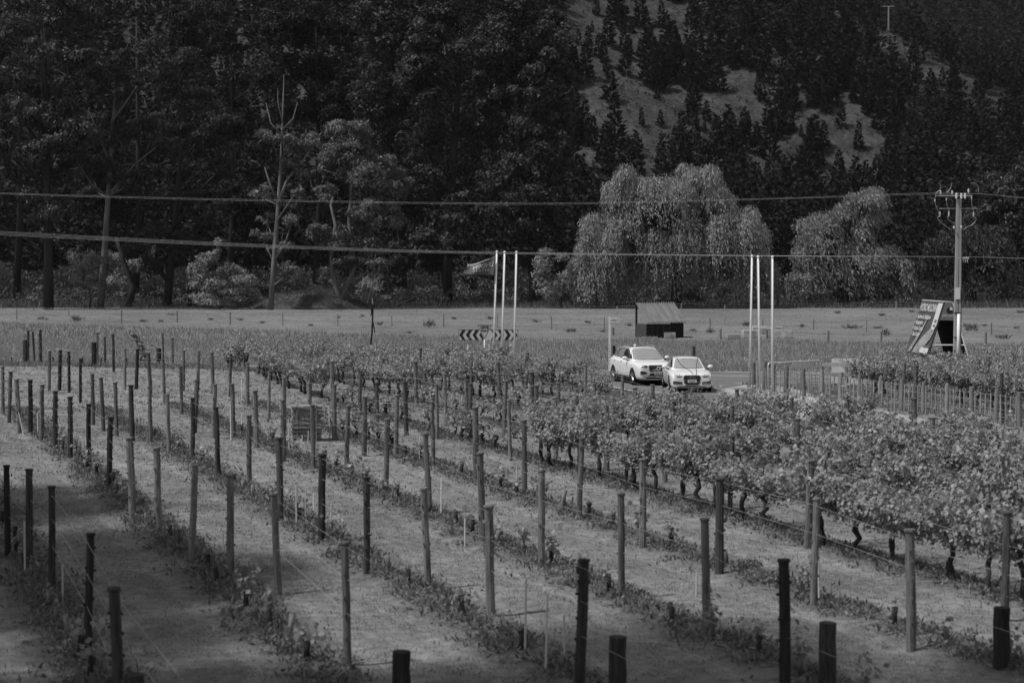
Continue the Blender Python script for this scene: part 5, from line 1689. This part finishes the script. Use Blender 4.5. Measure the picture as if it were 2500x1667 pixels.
SH = [hsec(-1.10, .74, .72, 1.02, 1.07), hsec(-1.0, .78, .745, 1.02, 1.14), hsec(-.25, .83, .63, 1.02, 1.585), hsec(-.12, .84, .63, 1.02, 1.615), hsec(.6, .845, .63, 1.02, 1.645), hsec(1.35, .83, .61, 1.05, 1.625), hsec(1.75, .80, .60, 1.07, 1.57), hsec(2.10, .77, .70, 1.08, 1.22), hsec(2.2, .74, .7, 1.08, 1.13)]
th = R(14.5)
fw, rt = Vector((math.sin(th), -math.cos(th), 0)), Vector((-math.cos(th), -math.sin(th), 0))
FWp = Vector(G(1549, 941))
cc = FWp - rt * .82 - fw * 1.43; cc.z = .03
suv, sk, skb, skh = build_car('estate_car', 'white tall estate car with open side window at the left of the two', cc, th, dict(body=SB, house=SH, yf=-1.43, yr=1.435, r=.365, tw=.24, hw=.945, steer=R(3)))
ws = [(-.70, 1.13), (-.56, 1.575), (0, 1.60), (.56, 1.575), (.70, 1.13), (0, 1.115)]
add_patch(suv, skh, 'windscreen', [(-.745, 1.115), (-.60, 1.59), (0, 1.61), (.60, 1.59), (.745, 1.115), (0, 1.105)], 'front', M['trim'], .004)
add_patch(suv, skh, 'windscreen', [(-.715, 1.13), (-.575, 1.572), (0, 1.592), (.575, 1.572), (.715, 1.13), (0, 1.122)], 'front', M['glass'], .010)
for ax, sg in (('right', 1), ('left', 1)):
    add_patch(suv, skh, 'window_trim', [(-.86, 1.14), (-.22, 1.56), (.5, 1.60), (1.4, 1.56), (1.98, 1.30), (1.9, 1.19), (.5, 1.14)], ax, M['trim'], .004)
    add_patch(suv, skh, 'side_window', [(-.66, 1.17), (-.17, 1.53), (.30, 1.565), (.30, 1.165)], ax, M['glassdark'], .010)
    add_patch(suv, skh, 'side_window', [(.37, 1.165), (.37, 1.565), (1.15, 1.55), (1.22, 1.18)], ax, M['glass'], .010)
    add_patch(suv, skh, 'side_window', [(1.30, 1.19), (1.24, 1.54), (1.42, 1.53), (1.88, 1.30), (1.84, 1.22)], ax, M['glass'], .010)
    for y in (.12, 1.12): add_patch(suv, skb, 'door_handle', [(y, .98), (y, 1.01), (y + .2, 1.012), (y + .2, .982)], ax, M['chrome'], .02, 1)
    for y in (-.72, .33, 1.33): add_patch(suv, skb, 'door_gap', [(y, .45), (y, 1.04), (y + .012, 1.04), (y + .012, .45)], ax, M['trim'], .003, 2)
    add_patch(suv, skb, 'sill_trim', [(-.95, .30), (-.95, .37), (.95, .38), (.95, .31)], ax, M['trim'], .004, 2)
add_patch(suv, skb, 'grille', [(-.47, .90), (-.43, .93), (.43, .93), (.47, .90), (.44, .68), (.36, .62), (-.36, .62), (-.44, .68)], 'front', M['chrome'], .006)
add_patch(suv, skb, 'grille', [(-.45, .89), (-.42, .915), (.42, .915), (.45, .89), (.42, .69), (.35, .64), (-.35, .64), (-.42, .69)], 'front', M['trim'], .012)
def ring_on(e, skin, x, z, r, wd, mat, off, name='badge'):
    n = 20
    P = []
    for k in range(n):
        t = 2 * math.pi * k / n
        for rr in (r, r - wd):
            h = skin.hit((x + rr * math.cos(t), z + rr * math.sin(t)), 'front', off)
            P.append(h if h is not None else Vector((x + rr * math.cos(t), -2.4, z + rr * math.sin(t))))
    F = [(2 * k, 2 * ((k + 1) % n), 2 * ((k + 1) % n) + 1, 2 * k + 1) for k in range(n)]
    link(name, np_mesh(name, [tuple(p) for p in P], F), mat, e)
ring_on(suv, skb, 0, .775, .085, .025, M['chrome'], .022)
add_patch(suv, skb, 'badge_bar', [(-.40, .655), (-.36, .655), (-.06, .735), (-.075, .755)], 'front', M['chrome'], .018, 2)
add_patch(suv, skb, 'badge_bar', [(.06, .815), (.075, .795), (.41, .895), (.37, .905)], 'front', M['chrome'], .018, 2)
for f in (lambda q: q, mir):
    add_patch(suv, skb, 'headlight', f([(-.88, .955), (-.87, .985), (-.52, .905), (-.48, .875), (-.55, .815), (-.80, .825)]), 'front', M['trim'], .006)
    add_patch(suv, skb, 'headlight', f([(-.86, .960), (-.84, .962), (-.60, .905), (-.60, .895), (-.82, .925)]), 'front', M['lamp'], .012)
    add_patch(suv, skb, 'headlight', f([(-.78, .875), (-.60, .865), (-.62, .848), (-.77, .852)]), 'front', M['lamp'], .012)
    add_patch(suv, skb, 'air_intake', f([(-.82, .645), (-.77, .665), (-.58, .625), (-.50, .58), (-.58, .525), (-.82, .515)]), 'front', M['trim'], .008)
    add_patch(suv, skb, 'skid_trim', f([(-.82, .49), (-.35, .45), (-.35, .43), (-.82, .47)]), 'front', M['trim'], .006)
add_patch(suv, skb, 'lower_intake', [(-.50, .425), (-.36, .565), (.36, .565), (.50, .425)], 'front', M['trim'], .008)
add_patch(suv, skb, 'skid_plate', [(-.72, .385), (-.70, .415), (.70, .415), (.72, .385)], 'front', M['chrome'], .008)
add_patch(suv, skb, 'chin', [(-.68, .31), (-.70, .38), (.70, .38), (.68, .31)], 'front', M['trim'], .006)
def plate(e, skin, z, txt, x=0.0):
    h = skin.hit((x, z), 'front', .03)
    y = h.y if h is not None else -2.37
    MB().box((x, y, z), (.37, .012, .13)).build('number_plate', M['plate'], e)
    put_text(text_mesh(txt, .125, 'plate_lettering', .001, .002, xs=.80), M['black'], e, upright(x, y - .009, z), 'plate_lettering')
plate(suv, skb, .55, 'NBE367')
for s in (-1, 1):
    mirror(suv, s * .90, -.62, 1.17, s)
    MB().tube([(s * .60, -.1, 1.64), (s * .615, .5, 1.672), (s * .60, 1.4, 1.64)], .018, 6).build('roof_rail', M['chrome'], suv)
mb = MB().prism([(-.0, .95, 1.655), (.03, 1.0, 1.72), (.03, 1.16, 1.70), (.0, 1.22, 1.65)], (-.03, 0, 0), (.0, 0, 0)); mb.build('antenna_fin', M['paint'], suv)
add_patch(suv, skh, 'roof_glass', [(-.42, .25), (.42, .25), (.42, .85), (-.42, .85)], 'top', M['glassdark'], .006)

# ---------- saloon (right, in front)
def sec2(y, w0, w1, w2, zb, zs, zt):
    return (y, [(w0 * .88, zb), (w0, zb + .05), (w1, zb + (zs - zb) * .5), (w1 * .995, zs - .08), (w2, zs), (w2 * .62, zt - .012), (w2 * .25, zt)])
AB = [sec2(-2.35, .60, .64, .58, .22, .62, .66), sec2(-2.34, .74, .78, .70, .18, .70, .74), sec2(-2.22, .82, .85, .78, .16, .76, .80), sec2(-1.95, .87, .90, .84, .16, .80, .85), sec2(-1.4, .885, .912, .86, .17, .85, .91), sec2(-.85, .89, .913, .86, .18, .89, .95),
      sec2(0, .89, .913, .86, .18, .91, .96), sec2(.9, .89, .913, .86, .18, .93, .97), sec2(1.6, .88, .91, .84, .19, .95, 1.0), sec2(2.1, .84, .87, .78, .22, .96, 1.02), sec2(2.32, .74, .78, .70, .28, .93, .98), sec2(2.35, .64, .68, .60, .34, .86, .90)]
AH = [hsec(-1.00, .72, .70, .86, .91), hsec(-.90, .76, .72, .86, .97), hsec(-.12, .80, .60, .86, 1.335), hsec(.0, .81, .60, .86, 1.365), hsec(.5, .815, .59, .88, 1.395), hsec(.95, .80, .57, .9, 1.375), hsec(1.25, .78, .56, .92, 1.315), hsec(1.75, .74, .64, .92, 1.03), hsec(1.85, .70, .66, .92, .99)]
th2 = R(1.0)
fc = Vector(G(1684, 956.5))
fw2 = Vector((math.sin(th2), -math.cos(th2), 0))
c2 = fc - fw2 * 1.42; c2.z = .03
car, sk, skb, skh = build_car('saloon_car', 'white low saloon car with ribbon on its bonnet, in front', c2, th2, dict(body=AB, house=AH, yf=-1.42, yr=1.39, r=.33, tw=.235, hw=.913, steer=R(-2)))
add_patch(car, skh, 'windscreen', [(-.73, .955), (-.575, 1.335), (0, 1.35), (.575, 1.335), (.73, .955), (0, .945)], 'front', M['trim'], .004)
add_patch(car, skh, 'windscreen', [(-.70, .975), (-.555, 1.32), (0, 1.335), (.555, 1.32), (.70, .975), (0, .965)], 'front', M['glass'], .010)
for ax in ('right', 'left'):
    add_patch(car, skh, 'window_trim', [(-.78, .97), (-.10, 1.32), (.5, 1.35), (1.0, 1.32), (1.55, 1.06), (1.4, .98)], ax, M['trim'], .004)
    add_patch(car, skh, 'side_window', [(-.60, .985), (-.06, 1.29), (.30, 1.315), (.30, .985)], ax, M['glassdark'], .010)
    add_patch(car, skh, 'side_window', [(.36, .985), (.36, 1.315), (.9, 1.30), (1.35, 1.07), (1.28, 1.0)], ax, M['glass'], .010)
    for y in (.10, 1.05): add_patch(car, skb, 'door_handle', [(y, .80), (y, .825), (y + .2, .827), (y + .2, .802)], ax, M['chrome'], .02, 1)
    for y in (-.70, .33, 1.25): add_patch(car, skb, 'door_gap', [(y, .34), (y, .88), (y + .012, .88), (y + .012, .34)], ax, M['trim'], .003, 2)
add_patch(car, skb, 'grille', [(-.36, .715), (-.31, .745), (.31, .745), (.36, .715), (.385, .66), (.34, .40), (.26, .315), (-.26, .315), (-.34, .40), (-.385, .66)], 'front', M['chrome'], .006)
add_patch(car, skb, 'grille', [(-.345, .71), (-.30, .733), (.30, .733), (.345, .71), (.368, .66), (.325, .405), (.25, .328), (-.25, .328), (-.325, .405), (-.368, .66)], 'front', M['trim'], .012)
for k in range(4): ring_on(car, skb, -.096 + .064 * k, .655, .043, .009, M['rim'], .020)
for f in (lambda q: q, mir):
    add_patch(car, skb, 'headlight', f([(-.81, .775), (-.80, .80), (-.41, .745), (-.39, .715), (-.49, .640), (-.81, .645)]), 'front', M['trim'], .006)
    add_patch(car, skb, 'headlight', f([(-.775, .758), (-.775, .768), (-.46, .722), (-.46, .712), (-.52, .676), (-.775, .68)]), 'front', M['lamp'], .011)
    add_patch(car, skb, 'headlight', f([(-.70, .745), (-.55, .735), (-.52, .715), (-.58, .70), (-.68, .705)]), 'front', M['rim'], .016, 1)
    add_patch(car, skb, 'air_intake', f([(-.80, .475), (-.80, .485), (-.43, .455), (-.41, .43), (-.43, .345), (-.80, .345)]), 'front', M['trim'], .008)
    add_patch(car, skb, 'intake_blade', f([(-.76, .375), (-.76, .39), (-.45, .385), (-.45, .37)]), 'front', M['chrome'], .014, 2)
add_patch(car, skb, 'splitter', [(-.66, .20), (-.62, .27), (-.3, .295), (.3, .295), (.62, .27), (.66, .20)], 'front', M['trim'], .008)
add_patch(car, skb, 'splitter_lip', [(-.60, .235), (-.58, .25), (.58, .25), (.60, .235)], 'front', M['chrome'], .014, 2)
plate(car, skb, .49, 'RGJ381')
for s in (-1, 1): mirror(car, s * .88, -.50, 1.0, s)
# ribbon tied from the roof over the bonnet to the badge
e = empty('ribbon', tuple(c2), th2, 'thin dark ribbon in a V over the bonnet of the front car', 'ribbon')
for path in ([(-.46, 1.40), (-.40, 1.28), (-.33, 1.13), (-.22, 1.01), (-.10, .95), (.0, .86), (.03, .79), (.05, .75)], [(.50, 1.38), (.46, 1.28), (.38, 1.13), (.34, 1.0), (.30, .93), (.22, .84), (.17, .76), (.15, .74)]):
    P = []
    for i in range(len(path) - 1):
        for k in range(4):
            t = k / 4
            x = path[i][0] + (path[i + 1][0] - path[i][0]) * t; z = path[i][1] + (path[i + 1][1] - path[i][1]) * t
            h = sk.hit((x, z), 'front', .015)
            if h is not None: P.append(h + Vector((0, -.004, .006)))
    if len(P) > 2: MB().tube(P, .012, 5).build('strand', M['poledark'], e)

# ================================================================== ground cover
def blades(name, pts, h, wd, per, mat, seed, spread=.06, lean=.35, label=None, cat=None):
    """pts (n,3): tufts of triangular blades"""
    rng = np.random.default_rng(seed)
    n = len(pts) * per
    P = np.repeat(pts, per, 0) + np.column_stack([rng.normal(0, spread, n), rng.normal(0, spread, n), np.zeros(n)])
    H = np.repeat(np.broadcast_to(h, (len(pts),)), per) * rng.uniform(.5, 1.25, n)
    t = rng.uniform(0, 2 * math.pi, n)
    sx = np.column_stack([np.cos(t), np.sin(t), np.zeros(n)])
    ax = np.column_stack([rng.normal(0, lean, n), rng.normal(0, lean, n), np.ones(n)])
    W_ = (np.broadcast_to(wd, (len(pts),)).repeat(per) * rng.uniform(.6, 1.4, n))[:, None]
    V = np.stack([P - sx * W_ / 2, P + sx * W_ / 2, P + unit(ax) * H[:, None]], 1).reshape(-1, 3)
    F = np.arange(3 * n).reshape(n, 3)
    o = link(name, np_mesh(name, V, F), mat)
    return tag(o, label, cat, kind='stuff')
rng = np.random.default_rng(5)
def wedge(n, y0, y1, power=1.0, wide=.272):
    y = np.sqrt(rng.uniform(y0 ** 2, y1 ** 2, n)) if power == 1 else y0 + (y1 - y0) * rng.random(n)
    return rng.uniform(-wide, wide, n) * y, y
def on_ground(x, y):
    return np.array([(a, b, gz(a, b)) for a, b in zip(x, y)])
SIDE = [G(px, py)[:2] for px, py in [(1320, 931), (1495, 947), (1690, 985), (1840, 1025), (1900, 1022), (2360, 1090), (2440, 1075), (2330, 1040), (2160, 1004), (2010, 972), (1930, 948), (1850, 938), (1815, 941), (1700, 915), (1400, 912)]]
def inside(x, y, poly):
    c = np.zeros(len(x), bool)
    n = len(poly)
    for i in range(n):
        (x1, y1), (x2, y2) = poly[i], poly[(i + 1) % n]
        hit = ((y1 > y) != (y2 > y)) & (x < (x2 - x1) * (y - y1) / (y2 - y1 + 1e-12) + x1)
        c ^= hit
    return c
def off_road(x, y):
    q = (x - RP1[0]) * RN[0] + (y - RP1[1]) * RN[1]
    lim = np.where(x > -4, 9.8, 7.4)
    return ~((q > -.3) & (q < lim)) & ~inside(x, y, SIDE)
def patchy(x, y, s, lo):
    v = np.sin(x * s * 1.7 + 1.3 * np.sin(y * s * 1.1)) * np.cos(y * s * 1.9 + np.sin(x * s * .9))
    return rng.random(len(x)) < lo + (1 - lo) * (v * .5 + .5)
# mown grass of the vineyard: near, middle, far
for nm, n, y0, y1, h, wd in [('near', 52000, 24, 46, .05, .013), ('mid', 44000, 44, 76, .065, .022), ('far', 20000, 74, 104, .10, .04)]:
    x, y = wedge(n, y0, y1)
    ok = off_road(x, y) & patchy(x, y, 1.3, .3)
    x, y = x[ok], y[ok]
    blades('vineyard_grass', on_ground(x, y), h * rng.uniform(.5, 1.3, len(x)), wd, 4, M['grass'], 10 + len(nm), .05, .6, 'short mown grass between the vine rows, %s stretch' % nm, 'grass')
# weeds and clods along the sprayed strips
xs_, ys_, hs_ = [], [], []
for k, u in enumerate(ROW_U):
    n = 4200
    v = rng.uniform(20, 78, n); uu = u + rng.normal(0, .28, n)
    x = uu * math.cos(ROWA) - v * math.sin(ROWA); y = uu * math.sin(ROWA) + v * math.cos(ROWA)
    ok = (np.abs(x / y) < .275) & patchy(v, uu * 2, 1.6, .08)
    xs_.append(x[ok]); ys_.append(y[ok])
x, y = np.concatenate(xs_), np.concatenate(ys_)
pts = on_ground(x, y)
n = len(pts) * 7
P = np.repeat(pts, 7, 0) + rng.normal(size=(n, 3)) * np.array([.10, .10, .03]); P[:, 2] = np.maximum(P[:, 2], np.repeat(pts[:, 2], 7))
AX = unit(rng.normal(size=(n, 3)) + np.array([0, 0, .8])); AX[:, 2] = np.abs(AX[:, 2])
V, F = cards(P, AX, unit(np.cross(AX, rnd_unit(n, rng))), rng.uniform(.05, .15, n), rng.uniform(.02, .055, n))
tag(link('row_weeds', np_mesh('row_weeds', V, F), M['weed']), 'low weeds and clods along the strips under the vine rows', 'weeds', kind='stuff')
# long grass of the verge beyond the road
x, y = wedge(34000, 100.5, 141, 1, .275)
q = (x - RP1[0]) * RN[0] + (y - RP1[1]) * RN[1]
far_edge = 141 + 0.0 * x - np.clip((-x) * -.02, -3, 3)
ok = (q < -.5)
x, y = x[ok], y[ok]
edge = np.interp(x, [-45, -20, 0, 20, 40], [176, 158, 140, 137, 128])
blades('long_grass', np.column_stack([x, y, np.zeros(len(x))])[y < edge], (rng.uniform(.18, .42, len(x)) * (1 + .35 * np.sin(x * .6) * np.sin(y * .5)))[y < edge], .035, 5, M['grass_long'], 31, .14, .55, 'rough long grass on the verge between road and paddock', 'grass')
x, y = wedge(9000, 140, 178, 1, .275)
edge = np.interp(x, [-45, -20, 0, 20, 40], [176, 158, 140, 137, 128])
ok = y < edge
blades('long_grass', np.column_stack([x, y, np.zeros(len(x))])[ok], .35, .06, 4, M['grass_long'], 33, .12, .35, 'rough long grass at the left beyond the verge', 'grass')
# flower heads in the long grass, thickest near the road
x, y = wedge(2600, 101, 128, 1, .275)
q = (x - RP1[0]) * RN[0] + (y - RP1[1]) * RN[1]
ok = (q < -.6) & (rng.random(len(x)) < np.exp(q / 7.0)) & patchy(x, y, .5, .1)
x, y = x[ok], y[ok]
n = len(x) * 3
P = np.repeat(np.column_stack([x, y, rng.uniform(.3, .55, len(x))]), 3, 0) + rng.normal(size=(n, 3)) * .08
AX = rnd_unit(n, rng)
V, F = cards(P, AX, unit(np.cross(AX, rnd_unit(n, rng))), .055, .05)
tag(link('wild_flowers', np_mesh('wild_flowers', V, F), M['flower']), 'small white wild flowers in the long verge grass', 'flowers', kind='stuff')
# rough grass on the near bank and beside the side road
xs2, ys2 = [], []
for _ in range(1):
    n = 5200
    s = rng.uniform(-6, 36, n); qq = rng.uniform(7.6, 10.5, n)
    xs2.append(RP1[0] + RD[0] * s + RN[0] * qq); ys2.append(RP1[1] + RD[1] * s + RN[1] * qq)
    n = 5200
    u = rng.uniform(29.2, 31.4, n); v = rng.uniform(48, 84, n)
    xs2.append(u * math.cos(ROWA) - v * math.sin(ROWA)); ys2.append(u * math.sin(ROWA) + v * math.cos(ROWA))
    n = 5200
    u = rng.uniform(37.0, 54, n); v = rng.uniform(55, 82, n)
    xs2.append(u * math.cos(ROWA) - v * math.sin(ROWA)); ys2.append(u * math.sin(ROWA) + v * math.cos(ROWA))
x, y = np.concatenate(xs2), np.concatenate(ys2)
ok = off_road(x, y)
blades('bank_grass', on_ground(x[ok], y[ok]), rng.uniform(.12, .3, ok.sum()), .045, 4, M['grass'], 35, .1, .4, 'uncut grass on the road bank and beside the side road', 'grass')
# sparse tufts over the paddock
x, y = wedge(9000, 140, 240, 1, .275)
edge = np.interp(x, [-45, -20, 0, 20, 40], [176, 158, 140, 137, 128])
ok = (y > edge) & patchy(x, y * .5, .35, .15)
x, y = x[ok], y[ok]
blades('paddock_grass', np.column_stack([x, y, np.zeros(len(x))]), .07, .09, 3, M['grass'], 37, .2, .7, 'grazed grass tufts of the paddock', 'grass')
# foot of the trees
x, y = wedge(9000, 232, 262, 1, .275)
blades('tree_foot_grass', np.column_stack([x, y, np.zeros(len(x))]), rng.uniform(.4, 1.0, len(x)), .09, 4, M['leaf_scrub'], 38, .3, .3, 'tall rank grass along the foot of the trees', 'grass')

# countable thistles and tussocks in the paddock (px, base y, width px, height px)
TW = [(102, 781, 22, 10), (188, 785, 26, 17), (350, 787, 14, 10), (393, 787, 12, 9), (515, 782, 12, 8), (588, 783, 14, 8), (700, 828, 14, 10), (827, 778, 10, 8), (885, 774, 9, 7), (928, 795, 16, 12), (1049, 800, 22, 24), (1108, 780, 12, 9), (1196, 780, 16, 10), (1310, 788, 16, 10), (1393, 812, 28, 14),
      (1437, 790, 16, 10), (1472, 812, 10, 8), (1536, 797, 14, 11), (1693, 809, 18, 9), (1735, 815, 16, 18), (1822, 797, 16, 16), (1958, 800, 10, 12), (2080, 803, 38, 14), (2045, 766, 14, 9), (2152, 772, 20, 10), (2142, 803, 22, 9), (2161, 820, 18, 20), (2226, 763, 12, 8), (2358, 800, 8, 14), (2374, 810, 26, 28),
      (2404, 797, 8, 7), (2450, 829, 24, 18), (2482, 803, 16, 9), (2490, 765, 18, 10), (420, 770, 20, 6), (640, 790, 12, 8), (760, 797, 10, 8), (1000, 815, 12, 9), (1640, 800, 12, 9), (2300, 790, 12, 9)]
def tussock(seed, n=70):
    r2 = np.random.default_rng(seed)
    P = np.column_stack([r2.normal(0, .22, n), r2.normal(0, .2, n), r2.uniform(0, .25, n)])
    AX = unit(np.column_stack([P[:, 0] * 2.2 + r2.normal(0, .2, n), P[:, 1] * 2 + r2.normal(0, .2, n), np.ones(n)]))
    V, F = cards(P, AX, unit(np.cross(AX, rnd_unit(n, r2))), r2.uniform(.25, .75, n), r2.uniform(.06, .15, n))
    me = np_mesh('tussock', V, F); me.materials.append(M['weed']); return me
TM = [tussock(i) for i in range(5)]
TW.sort()
for i, (px, py, w_, h_) in enumerate(TW):
    x, y, _ = G(px, py)
    s = y / FPX
    o = link('thistle', TM[i % 5], None, None, (x, y, 0), i * 1.7)
    o.scale = (max(.4, w_ * s / .95), max(.4, w_ * s / .95), max(.35, h_ * s / .85))
    tag(o, 'dark thistle clump in the open paddock, %s counted from the left' % nth(i + 1), 'weed', 'thistle clumps of the paddock')

# ================================================================== unseen trees added left of the frame to shade the nearest rows
def added_shade_tree(x, y, h, r, seed, label):
    rng = np.random.default_rng(seed)
    e = empty('added_shade_tree', (x, y, 0), 0, label, 'tree', 'unseen trees added for shade')
    tb = MB().tube([(0, 0, -.3), (.2, .1, h * .3), (.1, .2, h * .6), (0, 0, h * .85)], [.5, .4, .28, .08], 9)
    cl = []
    for i in range(34):
        d = unit(rng.normal(size=3)) * rng.uniform(.3, .95)
        c = np.array([d[0] * r, d[1] * r, h * .74 + d[2] * h * .22])
        tb.tube([(0.1, .1, h * .5), tuple(c * np.array([.5, .5, 1]) - np.array([0, 0, 1.0])), tuple(c)], [.12, .08, .03], 5)
        cl.append((c[0], c[1], c[2], r * .33, r * .33, r * .26, 620))
    tb.build('trunk', M['bark'], e, True)
    V, F = leaf_cloud(cl, .30, .2, seed)
    link('crown', np_mesh('crown', V, F), M['leaf_dark'], e)
added_shade_tree(-13.5, 20.5, 22, 5.2, 901, 'tall dark shade tree added left of the view, the third nearest of six')
added_shade_tree(-16.8, 29.5, 22, 5.2, 902, 'tall dark shade tree added left of the view, the fourth nearest of six')
added_shade_tree(-22.0, 42.0, 21, 5.2, 903, 'tall dark shade tree added left of the view, the farthest of six')
added_shade_tree(-19.6, 36.0, 22, 5.2, 904, 'tall dark shade tree added left of the view, the fifth nearest of six')
added_shade_tree(-10.2, 19.0, 34, 5.4, 905, 'very tall dark shade tree added left of the view, the second nearest of six')
added_shade_tree(-6.8, 17.0, 34, 5.4, 906, 'very tall dark shade tree added left of the view, the nearest of six')

# ================================================================== faint haze volume added to lift the blacks of the far trees
hb = MB().box((0, 0, 0), (1, 1, 1)).build('haze', None)
hm = bpy.data.materials.new('added_haze'); hm.use_nodes = True
t = hm.node_tree; t.nodes.clear()
pv = t.nodes.new('ShaderNodeVolumePrincipled')
pv.inputs['Color'].default_value = (.9, .9, .9, 1)
pv.inputs['Density'].default_value = 0.00003
pv.inputs['Anisotropy'].default_value = 0.2
ho = t.nodes.new('ShaderNodeOutputMaterial')
t.links.new(pv.outputs[0], ho.inputs['Volume'])
hb.data.materials.append(hm)
hb.location = (0, 1200, 100.0); hb.scale = (6400, 4400, 204.0)
tag(hb, 'thin haze added over the valley to lift its dark tones', 'haze', kind='stuff')
